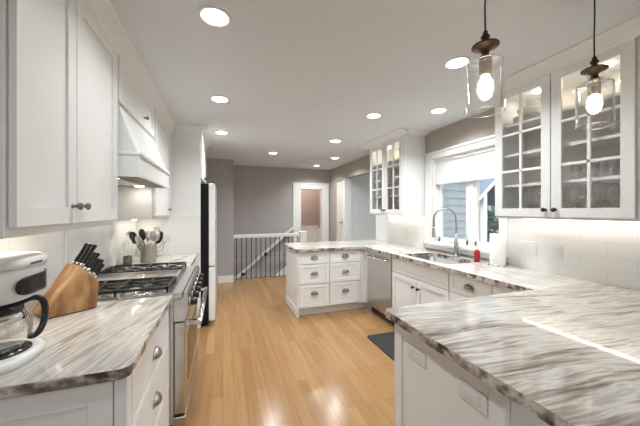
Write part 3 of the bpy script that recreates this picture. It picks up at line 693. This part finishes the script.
# sink base
sb = thing('sink_cabinet', 'white sink base cabinet with two doors under the window', 'cabinet', (2.2, 2.5, 0))
mb = MB(); F0 = FR
mb.box(XS+.02, 2.062, .10, XS+.04, 2.98, .874); mb.box(XS+.04, 2.062, .10, XR-.01, 2.08, .874); mb.box(XS+.04, 2.962, .10, XR-.01, 2.98, .874); mb.box(XS+.04, 2.08, .10, XR-.01, 2.962, .12); mb.box(XS+.09, 2.062, 0, XS+.11, 2.98, .1); mb.build('body', M['cab'], sb)
panel(FR, Xn-.02, 2.068, 2.974, .70, .866, .02, .045, .006).build('false_front', M['cab'], sb, bevel=.0015)
for (p, q, kp_) in ((2.068, 2.518, 2.478), (2.524, 2.974, 2.562)):
    dd = panel(FR, Xn-.02, p, q, .115, .69).build('door', M['cab'], sb, bevel=.0015); knob(FR, Xn, kp_, .60, dd, 'brass')
dc = thing('drawer_cabinet', 'white base cabinet with one cup-pulled top drawer between sink and near peninsula', 'cabinet', (2.2, 1.8, 0))
mb = MB(); mb.box(XS+.02, 1.27, .10, XR-.01, 2.058, .874); mb.box(XS+.09, 1.27, 0, XR-.01, 2.058, .1); mb.build('body', M['cab'], dc)
drawer(FR, Xn-.02, 1.63, 2.055, .70, .866, dc, pz=.772)
dd = panel(FR, Xn-.02, 1.63, 2.055, .115, .69).build('door', M['cab'], dc, bevel=.0015); knob(FR, Xn, 1.68, .60, dd, 'brass')
panel(FR, Xn-.02, 1.29, 1.62, .115, .866).build('door', M['cab'], dc, bevel=.0015)
# near peninsula cabinet
pc = thing('peninsula_cabinet', 'white near peninsula base with panelled end and two outlet plates', 'cabinet', (1.5, .95, 0))
PX = .83
mb = MB(); mb.box(PX+.02, .66, 0, XR-.012, 1.25, .874); mb.build('body', M['cab'], pc)
panel(FR, -(PX+.02), .648, 1.252, .0, .874, .02, .06, .008).build('end_panel', M['cab'], pc, bevel=.0015)
panel(FP, -.66, PX+.022, 1.30, .0, .874, .014, .09, .010).build('back_panel', M['cab'], pc, bevel=.0015)
panel(FP, -.66, 1.302, 1.9, .0, .874, .014, .09, .010).build('back_panel', M['cab'], pc, bevel=.0015)
# worktop: far peninsula + sink run with hole + near peninsula, one stone
SX0, SX1, SY0, SY1 = 1.995, 2.405, 2.15, 2.82
za, zb = .876, .914
mb = MB(); mb.mi = 0
mb.prism(rounded(.90, 3.62, XR-.011, 4.40, .02, ('sw', 'nw'), za), (0, 0, zb-za))
mb.mi = 1
for (x0, y0, x1, y1) in ((1.90, SY1, XR-.011, 3.62), (1.90, 1.29, XR-.011, SY0), (1.90, SY0, SX0, SY1), (SX1, SY0, XR-.011, SY1)): mb.box(x0, y0, za, x1, y1, zb)
mb.mi = 2
mb.prism(rounded(.79, .40, XR-.011, 1.29, .025, ('sw', 'nw'), za), (0, 0, zb-za))
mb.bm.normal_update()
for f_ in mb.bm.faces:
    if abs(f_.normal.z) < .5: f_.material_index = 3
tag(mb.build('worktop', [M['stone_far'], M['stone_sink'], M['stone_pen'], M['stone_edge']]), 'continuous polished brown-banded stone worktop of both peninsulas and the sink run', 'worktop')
# sink and faucet
sk = MB()
def rr(z, i, r=.06): return [V(*p) for p in rounded(SX0-.004+i, SY0-.004+i, SX1+.004-i, SY1+.004-i, r, ('ne', 'nw', 'sw', 'se'), z, 5)]
sk.rings([rr(.875, -.012), rr(.875, .004), rr(.70, .008), rr(.685, .03), rr(.684, .12, .03)], cap=False)
f_ = rr(.684, .12, .03); sk.face([sk.bm.verts.new(p) for p in f_])
sk.lathe((2.2, 2.48, .684), [(.045, .001), (.04, .003), (.03, -.0), (.002, -.0)], 20)
tag(sk.build('sink', M['steel_s'], loc=(2.21, 2.48, .684)), 'undermount stainless steel sink set in the stone below the window', 'sink')
fa = thing('faucet', 'tall brushed nickel spring faucet arching over the sink', 'faucet', (2.445, 2.49, CZ))
fx, fy = 2.445, 2.49
mb = MB(); mb.lathe((fx, fy, CZ), [(.03, 0), (.03, .006), (.024, .012), (.022, .05), (.022, .17), (.018, .18), (.014, .19), (.014, .25)], 20); mb.build('base', M['nickel'], fa)
mb = MB(); pts = [(fx, fy, CZ+.24), (fx, fy, CZ+.415)]
fd = V(-.80, .60, 0)
R_ = .115
for i in range(1, 13):
    a = PI*i/12; q = V(fx, fy, CZ+.415) + fd*(R_-R_*math.cos(a)) + V(0, 0, R_*math.sin(a)); pts.append(q)
pts.append(pts[-1] - V(0, 0, .10)); mb.tube(pts, .0115, 12); mb.build('spout', M['nickel'], fa)
e = pts[-1]; mb = MB(); mb.lathe(e, [(.0115, .01), (.017, -.01), (.019, -.05), (.022, -.085), (.022, -.105), (.012, -.107)], 18); mb.build('spray_head', M['nickel'], fa)
mb = MB(); mb.tube([(fx, fy, CZ+.13), (fx-.03, fy-.035, CZ+.135), (fx-.055, fy-.085, CZ+.15)], [.012, .009, .007], 10); mb.build('lever', M['nickel'], fa)
# soap, towels
so = thing('soap_bottle', 'small red soap bottle with white pump beside the paper towels', 'bottle', (2.40, 2.175, CZ))
c = (2.40, 2.175, CZ)
WL[so] = Vector(c); so.location = c
mb = MB(); mb.lathe(c, [(.024, 0), (.027, .004), (.027, .09), (.023, .108), (.013, .12)], 24); mb.build('bottle_body', M['soap'], so)
mb = MB(); mb.lathe(c, [(.0145, .118), (.0145, .136), (.008, .138), (.006, .157), (.002, .157)], 16); mb.box(c[0]-.035, c[1]-.007, CZ+.155, c[0]+.01, c[1]+.007, CZ+.164); mb.build('pump', M['wplastic'], so)
MB().prism([(c[0]-.0276*math.cos(a)*1, c[1]+.0276*math.sin(a), CZ+.025) for a in [-.9+.3*i for i in range(7)]] + [(c[0]-.0268*math.cos(a), c[1]+.0268*math.sin(a), CZ+.025) for a in [.9-.3*i for i in range(7)]], (0, 0, .05)).build('label_band', M['redc'], so)
c = V(2.405, 1.955, CZ)
th = thing('paper_towel_holder', 'upright steel paper towel holder on the counter by the window', 'paper towel holder', c)
mb = MB(); mb.lathe(c, [(.078, 0), (.078, .008), (.07, .012), (.002, .012)], 28); mb.build('base', M['chrome'], th)
mb = MB(); mb.cyl(c+V(0,0,.01), c+V(0,0,.318), .006); mb.ball(c+V(0,0,.322), .011); mb.build('rod', M['chrome'], th)
mb = MB(); mb.lathe(c+V(0,0,.0125), [(.020, 0), (.062, 0), (.064, .003), (.064, .277), (.062, .28), (.020, .28)], 36, closed=True, cap=False)
tag(mb.build('paper_towel_roll', M['paper'], loc=c+V(0,0,.0125)), 'white paper towel roll standing on its steel holder', 'paper towel roll')

# ---- glass-front wall cabinets
UX = 2.17; ZB, ZT = 1.375, 2.395
SHELF = (1.635, 1.885, 2.13)
def glass_cabinet(label, ya, yb, doors, knobs):
    g = thing('glass_cabinet', label, 'cabinet', (XR, (ya+yb)/2, ZB-.02))
    mb = MB(); xi = UX+.022
    mb.box(xi, ya, ZB-.015, XR-.001, ya+.018, ZT); mb.box(xi, yb-.018, ZB-.015, XR-.001, yb, ZT); mb.box(xi, ya+.018, ZT-.02, XR-.001, yb-.018, ZT)
    mb.box(xi, ya+.018, ZB-.015, XR-.001, yb-.018, ZB+.012); mb.box(xi, (ya+yb)/2-.012, ZB+.012, xi+.02, (ya+yb)/2+.012, ZT-.02)
    mb.build('body', M['cab'], g)
    mb = MB(); mb.box(XR-.008, ya+.018, ZB+.012, XR-.002, yb-.018, ZT-.02); mb.build('back_panel', M['inside'], g)
    for z in SHELF: MB().box(xi+.035, ya+.018, z-.02, XR-.008, yb-.018, z).build('shelf', M['cab'], g)
    for (p, q) in doors:
        yc_ = (p+q)/2; b_ = MB(); b_.lathe((UX+.20, yc_, ZT-.0205), [(.032, 0), (.032, -.008), (.026, -.009), (.002, -.0085)], 20); pk = b_.build('puck_light', M['lens'], g)
        light('puck_lamp', 'AREA', (UX+.20, yc_, ZT-.033), PUCK_W, pk, size=.05, col=(1, .93, .80))
    for (p, q), kp_ in zip(doors, knobs):
        mb = MB(); st, n0, n1 = .062, -UX-.02, -UX
        z0, z1 = ZB+.004, ZT-.006
        for (u0, u1, a, c) in ((p, p+st, z0, z1), (q-st, q, z0, z1), (p+st, q-st, z0, z0+st), (p+st, q-st, z1-st, z1)): FR.box(mb, u0, u1, n0, n1, a, c)
        h_ = (z1-z0-2*st)/3
        for k in (1, 2): FR.box(mb, p+st, q-st, n0+.002, n1-.003, z0+st+h_*k-.009, z0+st+h_*k+.009)
        um = (p+q)/2; FR.box(mb, um-.009, um+.009, n0+.002, n1-.003, z0+st, z1-st)
        dd = mb.build('door', M['cab'], g, bevel=.0015)
        pn = MB(); FR.box(pn, p+st-.004, q-st+.004, n0+.004, n0+.007, z0+st-.004, z1-st+.004); pn.build('glass_pane', M['glass'], dd)
        knob(FR, -UX, kp_, ZB+.055, dd, 'bronze')
    return g
glass_cabinet('big white glass-door wall cabinet behind the pendant lamps', .925, 1.795, ((.93, 1.357), (1.363, 1.79)), (1.328, 1.392))
glass_cabinet('small white glass-door wall cabinet on the far side of the window', 3.10, 3.95, ((3.105, 3.522), (3.528, 3.945)), (3.493, 3.557))
for (ya, yb, nm) in ((.925, 1.795, 'near'), (3.10, 3.95, 'far')):
    mb = MB(); pr = crown_profile(.135, ZT-.012)
    mb.prism([(UX+.005-px, ya-.13, pz) for px, pz in pr], (0, yb-ya+.26 if nm == 'far' else yb-ya+.13+.004, 0))
    mb.box(UX+.005, ya, ZT, XR, yb, ZC)
    mb.prism([(UX+.0, ya-px*.8, pz) for px, pz in pr], (XR-UX, 0, 0))
    if nm == 'far': mb.prism([(UX+.0, yb+px*.8, pz) for px, pz in pr], (XR-UX, 0, 0))
    struct(mb.build('trim_crown_' + nm, M['cab']))
mb = MB(); mb.box(2.185, .80, 1.36, XR-.001, .922, ZC-.001); struct(mb.build('trim_end_panel', M['trimw']))

# ---- glassware: one of each kind, then copies
def wine():
    g = thing('wine_glass', 'x', 'wine glass', (0, 0, -5), 'g')
    mb = MB(); mb.lathe((0,0,-5), [(.033, 0), (.031, .003), (.006, .008), (.004, .02), (.004, .08), (.008, .088)], 14); mb.build('stem', M['stemglass'], g)
    mb = MB(); mb.lathe((0,0,-5), [(.006, .086), (.024, .10), (.036, .125), (.037, .15), (.030, .195)], 16, cap=False); mb.build('bowl', M['stemglass'], g)
    return g
def tumbler():
    g = thing('tumbler', 'x', 'glass', (0, 0, -5), 'g')
    mb = MB(); mb.lathe((0,0,-5), [(.028, 0), (.030, .004), (.035, .11), (.033, .11), (.027, .012), (.002, .010)], 16); mb.build('cup', M['stemglass'], g)
    return g
def goblet():
    g = thing('crystal_goblet', 'x', 'glass', (0, 0, -5), 'g')
    mb = MB(); mb.lathe((0,0,-5), [(.030, 0), (.028, .004), (.007, .01), (.006, .04), (.012, .05)], 12); mb.build('stem', M['stemglass'], g)
    mb = MB(); mb.lathe((0,0,-5), [(.010, .048), (.032, .07), (.038, .10), (.036, .14)], 14, cap=False); mb.build('bowl', M['stemglass'], g)
    return g
protos = dict(w=wine(), t=tumbler(), g=goblet()); used = set()
def put(kind, loc, label, group):
    if kind not in used:
        used.add(kind); o = protos[kind]; o.location = loc; o['label'] = label; o['group'] = group; return o
    o = dup(protos[kind], loc, label, random.uniform(0, 6), group); return o
def rowput(kind, ys, xs, z, label, group):
    for i, x in enumerate(xs):
        for y in ys: put(kind, (x+random.uniform(-.006, .006), y+(.02 if i % 2 else 0), z), label, group)
lin = lambda a, b, n: [a+(b-a)*i/(n-1) for i in range(n)]
rowput('w', lin(1.42, 1.70, 4), (2.30, 2.41), ZB+.0125, 'clear stemmed wine glass on the bottom shelf behind the glass door nearer the window', 'wine glasses behind the door nearer the window')
rowput('w', lin(.99, 1.28, 4), (2.30, 2.41), ZB+.0125, 'clear stemmed wine glass on the bottom shelf behind the door farther from the window', 'wine glasses behind the door farther from the window')
rowput('t', lin(.99, 1.28, 4), (2.30, 2.41), SHELF[0]+.0005, 'clear straight tumbler on the shelf above the wine glasses', 'tumblers on the second shelf')
rowput('g', lin(.99, 1.17, 3), (2.30, 2.41), SHELF[1]+.0005, 'cut crystal goblet on the third shelf of the big glass cabinet', 'crystal goblets on the third shelf')
rowput('w', lin(.99, 1.17, 3), (2.33,), SHELF[2]+.0005, 'clear stemmed glass on the top shelf beside the second pendant lamp', 'stemmed glasses on the top shelf')
rowput('t', lin(3.17, 3.47, 4), (2.32,), SHELF[1]+.0005, 'clear tumbler on the third shelf of the small glass cabinet', 'tumblers in the small cabinet')
rowput('g', lin(3.17, 3.87, 7), (2.34,), SHELF[0]+.0005, 'clear goblet on the second shelf of the small glass cabinet', 'goblets in the small cabinet')
zz = SHELF[2]+.0005
for k in range(4):
    c = (2.34, 1.62, zz+k*.0125); mb = MB(); mb.lathe(c, [(.05, 0), (.06, .002), (.10, .011), (.11, .014), (.098, .0125), (.058, .005), (.002, .004)], 28)
    tag(mb.build('plate', M['china'], loc=c), 'white china plate, %s of the stack on the cabinet top shelf' % ('bottom', 'second from bottom', 'third from bottom', 'top')[k], 'plate', 'white plates on the top shelf')
c = (2.34, 1.62, zz+.0525); mb = MB(); mb.lathe(c, [(.035, 0), (.045, .004), (.08, .04), (.086, .06), (.082, .06), (.042, .01), (.002, .008)], 28)
tag(mb.build('bowl', M['china'], loc=c), 'white china bowl on top of the plate stack in the glass cabinet', 'bowl')
for (y, mt, r, h, lab, kind) in ((3.20, 'redc', .06, .075, 'red glazed bowl on the bottom shelf of the small glass cabinet', 'bowl'), (3.41, 'brownc', .055, .08, 'dark brown bowl beside the red bowl behind cabinet glass', 'bowl'), (3.64, 'brownc', .05, .07, 'dark brown bowl next to the white plate behind cabinet glass', 'bowl')):
    c = (2.33, y, ZB+.0125); mb = MB(); mb.lathe(c, [(r*.5, 0), (r*.6, .004), (r*.95, h*.7), (r, h), (r*.93, h), (r*.55, .012), (.002, .01)], 24); tag(mb.build('bowl', M[mt], loc=c), lab, kind)
c = (2.34, 3.83, ZB+.0125); mb = MB(); mb.lathe(c, [(.05, 0), (.06, .002), (.085, .012), (.08, .014), (.055, .006), (.002, .005)], 24); tag(mb.build('plate', M['china'], loc=c), 'white plate lying on the bottom shelf of the small glass cabinet', 'plate')

# ---- under-cabinet strips
def strip(name_label, x, y0, y1, z):
    s_ = thing('led_strip', name_label, 'light strip', (x, (y0+y1)/2, z))
    MB().box(x-.012, y0, z-.006, x+.012, y1, z).build('channel', M['wplastic'], s_)
    MB().box(x-.003, y0+.01, z-.009, x+.003, y1-.01, z-.006).build('lens', M['strip'], s_)
    light('strip_lamp', 'AREA', (x, (y0+y1)/2, z-.011), STRIP_W*(y1-y0)*(1.5 if x < 0 else .9), s_, size=.007, size_y=y1-y0-.03, shape='RECTANGLE', col=(1, .92, .78))
strip('lit LED strip under the big glass-door cabinet', 2.47, .95, 1.78, 1.359)
strip('lit LED strip under the small glass-door cabinet by the window', 2.47, 3.13, 3.93, 1.359)
strip('lit LED strip under the cabinet above the coffee maker', -.80, 1.12, 1.86, 1.3445)
strip('lit LED strip under the slim cabinet above the utensil crock', -.79, 3.02, 3.66, 1.3445)

# ---- switch plates and outlets
def plate(label, F, n, u0, u1, z0, z1, gangs, kind='outlet', vertical=True, slots='duplex'):
    c = F.p((u0+u1)/2, n, (z0+z1)/2)
    p = thing(kind, label, 'outlet' if kind == 'outlet' else 'switch', c)
    mb = MB(); F.box(mb, u0, u1, n, n+.006, z0, z1); mb.build('cover_plate', M['wplastic'], p, bevel=.002)
    for g in range(gangs):
        if vertical: uc_ = u0 + (u1-u0)*(g+.5)/gangs; a = (uc_-.0165, uc_+.0165, (z0+z1)/2-.034, (z0+z1)/2+.034)
        else: uc_ = (u0+u1)/2; zc = (z0+z1)/2; a = (uc_-.034, uc_+.034, zc-.0165, zc+.0165)
        mb = MB(); F.box(mb, a[0], a[1], n+.006, n+.009, a[2], a[3]); ins = mb.build('rocker' if slots == 'switch' else 'receptacle', M['wplastic'], p, bevel=.0015)
        if slots == 'duplex':
            mb = MB()
            for s in (-.6, .6):
                for t in (-.006, .006):
                    if vertical: F.box(mb, uc_+t-.001, uc_+t+.001, n+.009, n+.0093, (z0+z1)/2+s*.028-.004, (z0+z1)/2+s*.028+.004)
                    else: F.box(mb, uc_+s*.028-.004, uc_+s*.028+.004, n+.009, n+.0093, zc+t-.001, zc+t+.001)
            mb.build('slots', M['ink'], ins)
plate('white outlet plate lying sideways near the far edge of the peninsula end', FR, -(PX+.008), 1.02, 1.156, .735, .80, 1, vertical=False)
plate('white sideways switch plate near the camera edge of the peninsula end', FR, -(PX+.008), .716, .838, .735, .802, 1, 'light_switch', False, 'switch')
plate('white three-gang switch plate on the tile next to the window', FR, -(XR-.01), 1.685, 1.84, 1.04, 1.155, 3, 'light_switch', True, 'switch')
plate('white single outlet plate on the tile under the big glass cabinet', FR, -(XR-.01), 1.485, 1.555, 1.04, 1.16, 1)
plate('white single outlet plate on the tile under the small glass cabinet', FR, -(XR-.01), 3.48, 3.55, 1.05, 1.165, 1)
plate('white double switch plate on the blue-grey wall through the opening', FP, -5.72, 2.84, 2.96, 1.12, 1.24, 2, 'light_switch', True, 'switch')

# ---- mat
mb = MB(); mb.prism(rounded(1.53, 2.10, 1.985, 2.86, .03, ('ne', 'nw', 'sw', 'se'), .001), (0, 0, .014))
tag(mb.build('floor_mat', M['mat'], bevel=.004), 'black anti-fatigue mat on the oak floor in front of the sink', 'mat')

# ---- window shade
sh = thing('window_shade', 'white cellular shade half lowered over the sink window', 'window shade', (XR+.03, 2.5, 1.77))
mb = MB(); zs0, zs1 = 1.755, 2.035; n = 14
pts = []
for k in range(n+1):
    z = zs0+.018 + (zs1-zs0-.018)*k/n; pts.append((XR+.028 + (.003 if k % 2 else 0), z))
poly = [V(px, WY0+.018, pz) for px, pz in pts] + [V(XR+.05 - (.003 if k % 2 else 0), WY0+.018, pts[k][1]) for k in range(n, -1, -1)]
for (ya, yb) in ((WY0+.018, 2.432), (2.438, WY1-.018)):
    q = [V(p.x, ya, p.z) for p in poly]; mb.prism(q, (0, yb-ya, 0))
mb.build('fabric', M['shade'], sh)
MB().box(XR+.02, WY0+.018, 1.75, XR+.055, WY1-.018, 1.772).build('bottom_rail', M['wplastic'], sh)
MB().box(XR+.015, WY0+.017, 2.03, XR+.065, WY1-.017, 2.054).build('head_rail', M['wplastic'], sh)

# ================================================================== LIGHTS
def pendant(x, y, label):
    p = thing('pendant_lamp', label, 'pendant lamp', (x, y, ZC))
    c = V(x, y, 0)
    mb = MB(); mb.lathe((x, y, ZC-.016), [(.032, 0), (.040, .004), (.041, .016)], 24); mb.build('ceiling_canopy', M['brass'], p)
    mb = MB(); mb.tube(smooth_path([(x, y, ZC-.014), (x+.002, y, 2.33), (x-.002, y, 2.22), (x, y, 2.13)], 5), .0032, 8); mb.build('cord', M['bmetal'], p)
    mb = MB(); mb.lathe((x, y, 0), [(.005, 2.135), (.009, 2.128), (.010, 2.118), (.016, 2.112), (.016, 2.106), (.010, 2.102), (.013, 2.092), (.018, 2.086)], 20); mb.build('finial', M['brass'], p)
    mb = MB(); mb.lathe((x, y, 0), [(.016, 2.088), (.034, 2.082), (.0485, 2.076), (.0495, 2.072), (.046, 2.069), (.024, 2.062), (.015, 2.052), (.013, 2.042), (.018, 2.034), (.021, 2.031)], 28); mb.build('disc', M['brass'], p)
    mb = MB(); mb.lathe((x, y, 0), [(.020, 2.032), (.0225, 2.028), (.0225, 1.994), (.0215, 1.992), (.0225, 1.990), (.0225, 1.960), (.018, 1.957)], 24); mb.build('socket', M['socket'], p)
    mb = MB(); mb.lathe((x, y, 0), [(.024, 2.012), (.060, 2.010), (.0665, 2.002), (.0665, 1.815), (.0675, 1.812), (.0645, 1.812), (.0645, 2.0), (.058, 2.007), (.024, 2.009)], 40, cap=False, closed=True); mb.build('glass_shade', M['shadeglass'], p)
    for (rr_, zz_) in ((.0662, 1.8135), (.0655, 2.003), (.024, 2.0105)):
        mb = MB(); mb.tube([(x+rr_*math.cos(2*PI*k/36), y+rr_*math.sin(2*PI*k/36), zz_) for k in range(36)], .0019, 6, closed=True); mb.build('glass_rim', M['rimglass'], p)
    mb = MB(); mb.lathe((x, y, 0), [(.013, 1.958), (.014, 1.95), (.020, 1.938), (.026, 1.918), (.026, 1.903), (.020, 1.884), (.010, 1.874), (.002, 1.872)], 20); mb.build('bulb', M['bulb'], p)
    light('pendant_glow', 'POINT', (x, y, 1.915), PENDANT_W, p, col=(1, .86, .66), size=.034)
    return p
pendant(.98, .85, 'left of the two glass cylinder pendant lamps with bronze discs')
pendant(1.62, .83, 'right of the two glass pendant lamps, hanging right before the big glass-door cabinet')
CANS = [(-.04, 1.585, 'nearest the camera over the coffee maker counter'), (-.027, 2.74, 'beside the range hood'), (-.015, 3.91, 'before the fridge'), (.835, 5.01, 'before the stair railing'),
        (1.553, 3.85, 'above the far peninsula drawers'), (2.05, 5.10, 'by the wide opening in the wall'), (2.0, 6.08, 'closest to the far doorway'), (1.527, 2.69, 'over the aisle opposite the dishwasher'),
        (2.07, 2.34, 'above the sink'), (1.52, 1.54, 'behind the pendant lamps'), (-.04, .4, 'behind'), (1.52, -.8, 'behind'), (-.04, -.9, 'behind'), (.9, -2.2, 'behind')]  # last four: unseen downlights added behind the camera to brighten the room
can0 = None
for i, (x, y, lab) in enumerate(CANS[:14]):
    lb = 'round white lit recessed downlight ' + lab
    if i >= 10: lb = 'added unseen downlight behind the camera, ' + ('over the counter end', 'beyond the peninsula', 'along the passage', 'by the glazed doors')[i-10]
    small = .8 if (x, y) == (2.0, 6.08) else 1
    t = thing('recessed_light', lb, 'ceiling light', (x, y, ZC))
    mb = MB(); R = .085*small; mb.lathe((x, y, ZC), [(R, -.0005), (R, -.004), (R*.9, -.007), (R*.80, -.006), (R*.78, -.001)], 32, closed=True, cap=False); mb.build('trim_ring', M['trimw'], t)
    mb = MB(); mb.lathe((x, y, ZC), [(R*.79, -.0035), (R*.79, -.001)], 32); mb.build('lens', M['lens'], t)
    light('downlight_lamp', 'AREA', (x, y, ZC-.012), CAN_W * (.65 if i == 0 else .45 if i >= 10 else 1.25), t, size=.13, rot=(0, 0, 0), spread=math.radians(140))
t = MB(); t.lathe((1.62, 5.85, ZC), [(.06, -.0005), (.06, -.02), (.05, -.03), (.002, -.032)], 24)
tag(t.build('smoke_detector', M['wplastic'], loc=(1.62, 5.85, ZC)), 'small round white smoke detector on the ceiling near the far wall', 'smoke detector')
light('small_room_lamp', 'POINT', (2.0, 7.3, 2.2), 9, None, col=(1, .84, .70), size=.12)

# ================================================================== STAIR RAILING
RZ = .02
rl = thing('stair_railing', 'white-topped stair railing with thin black iron balusters', 'railing', (.9, 6.12, 0))
ry = 6.12
mb = MB(); mb.box(.2, ry-.03, .88, 1.62, ry+.03, .925); mb.box(.2, ry-.022, .853, 1.62, ry+.022, .882); mb.build('top_rail', M['trimw'], rl, bevel=.006)
mb = MB(); mb.box(.2, ry-.02, .84, .222, ry+.02, .92); mb.build('wall_plate', M['trimw'], rl)
mb = MB(); mb.box(1.61, ry-.07, 0, 1.75, ry+.07, .93); mb.box(1.60, ry-.08, .93, 1.76, ry+.08, .955); mb.box(1.60, ry-.08, 0, 1.76, ry+.08, .13); mb.build('newel_post', M['trimw'], rl, bevel=.004)
for k in range(14):
    x = .262 + k*.1
    b_ = MB(); b_.box(x-.0075, ry-.0075, .02, x+.0075, ry+.0075, .853); b_.lathe((x, ry, .44), [(.008, 0), (.016, .012), (.016, .022), (.008, .034)], 10); b_.box(x-.013, ry-.013, 0, x+.013, ry+.013, .025); b_.box(x-.012, ry-.012, .835, x+.012, ry+.012, .853)
    b_.build('baluster', M['bmetal'], rl)
hr = thing('stair_handrail', 'white sloping stair handrail fixed to the far wall behind the balusters', 'handrail', (.9, 6.58, .4))
p0, p1 = V(.25, 6.585, -.10), V(1.58, 6.585, 1.02)
mb = MB(); dv = (p1-p0); nrm = V(-dv.z, 0, dv.x).normalized()*.03
mb.prism([p0-nrm-V(0,.025,0), p1-nrm-V(0,.025,0), p1+nrm-V(0,.025,0), p0+nrm-V(0,.025,0)], (0, .05, 0)); mb.build('rail', M['trimw'], hr, bevel=.008)
for t_ in (.12, .5, .86):
    q = p0.lerp(p1, t_); mb = MB(); mb.tube([q-nrm*.9, q-nrm*2.2+V(0, .02, 0), V(q.x-nrm.x*2.2, YF-.004, q.z-nrm.z*2.2)], .011, 8); mb.lathe((q.x-nrm.x*2.2, YF-.001, q.z-nrm.z*2.2), [(.03, 0), (.03, .006), (.012, .01)], 16, (0, -1, 0)); mb.box(q.x-.028, 6.555, q.z-nrm.z*2.2-.02, q.x+.028, 6.56, q.z+.0); mb.build('bracket', M['bmetal'], hr)
mb = MB(); mb.prism([V(.75, YF-.018, -.45), V(1.62, YF-.018, .28), V(1.62, YF-.018, .05), V(.75, YF-.018, -.68)], (0, .017, 0)); struct(mb.build('trim_stair_skirt', M['trimw']))

# ================================================================== OUTSIDE
mb = MB(); mb.box(2.7, -8, -.5, 30, 4.1, -.4); mb.box(4.6, 4.1, -.5, 30, 24, -.4); mb.box(-8, -14, -.5, 2.7, YB-.2, -.4); struct(mb.build('ground_lawn', M['lawn']))
hs = thing('neighbour_house', 'pale blue neighbouring house with a white porch post and dark window, seen outside', 'house', (11, 10, -.4))
mb = MB(); mb.box(6.9, 9.0, -.4, 15, 13, 4.4); mb.build('wall', M['house'], hs)
mb = MB(); mb.prism([(6.5, 8.7, 4.2), (6.5, 8.7, 4.45), (10.95, 8.7, 7.2), (15.4, 8.7, 4.45), (15.4, 8.7, 4.2), (10.95, 8.7, 6.95)], (0, 4.6, 0)); mb.build('roof', M['roof'], hs)
mb = MB(); mb.prism([(6.9, 9.0, 4.4), (10.95, 9.0, 6.94), (15, 9.0, 4.4)], (0, 3.9, 0)); mb.build('gable', M['house'], hs)
mb = MB(); mb.prism([(7.55, 6.9, 1.62), (7.5, 6.9, 1.72), (8.95, 6.9, 2.98), (10.4, 6.9, 1.72), (10.35, 6.9, 1.62), (8.95, 6.9, 2.84)], (0, 2.08, 0)); mb.build('porch_roof', M['roof'], hs)
mb = MB(); mb.prism([(7.56, 6.86, 1.64), (7.56, 6.86, 1.74), (8.95, 6.86, 2.95), (8.95, 6.86, 2.80)], (0, .035, 0)); mb.prism([(10.34, 6.86, 1.64), (10.34, 6.86, 1.74), (8.95, 6.86, 2.95), (8.95, 6.86, 2.80)], (0, .035, 0)); mb.build('rake_board', M['trimw'], hs)
mb = MB(); mb.box(7.95, 6.95, -.4, 8.09, 7.09, 2.03); mb.box(7.9, 6.9, -.4, 8.14, 7.14, -.2); mb.build('porch_post', M['trimw'], hs)
for x in (10.62, 12.6):
    fr_ = MB().box(x-.06, 8.96, .55, x+.60, 8.99, 1.98).build('window', M['trimw'], hs); MB().box(x, 8.945, .62, x+.24, 8.96, 1.9).build('pane', M['darkwin'], fr_); MB().box(x+.28, 8.945, .62, x+.54, 8.96, 1.9).build('pane', M['darkwin'], fr_)
random.seed(3)
def shrub(x, y, r, h, label):
    s_ = MB()
    for k in range(420):
        a = random.uniform(0, 2*PI); t_ = math.acos(random.uniform(-.4, 1)); q = r*random.uniform(.75, 1)
        c = V(x + q*math.sin(t_)*math.cos(a), y + q*math.sin(t_)*math.sin(a), -.4 + h*.45 + h*.55*math.cos(t_)*random.uniform(.8, 1))
        n1 = V(random.uniform(-1, 1), random.uniform(-1, 1), random.uniform(-1, 1)).normalized(); n2 = n1.orthogonal().normalized()
        L = .09; s_.face([s_.bm.verts.new(p) for p in (c-n1*L, c+n2*L*.5, c+n1*L, c-n2*L*.5)])
    g = thing('shrub', label, 'shrub', (x, y, -.4)); s_.build('foliage', M['leaf'], g)
    mb = MB(); mb.cyl((x, y, -.4), (x, y, -.4+h*.7), .05, .03, 8); mb.build('stem', M['bronze'], g)
for (x, y, r, h, lab) in ((8.9, 7.75, .5, 1.9, 'round green shrub just right of the porch post outside'), (9.75, 7.0, .5, 1.6, 'low green shrub in the middle outside the window'), (10.3, 8.3, .5, 2.0, 'taller dark green shrub against the neighbouring house'), (8.75, 6.3, .45, 1.3, 'small green shrub closest to the sink window')):
    shrub(x, y, r, h, lab)
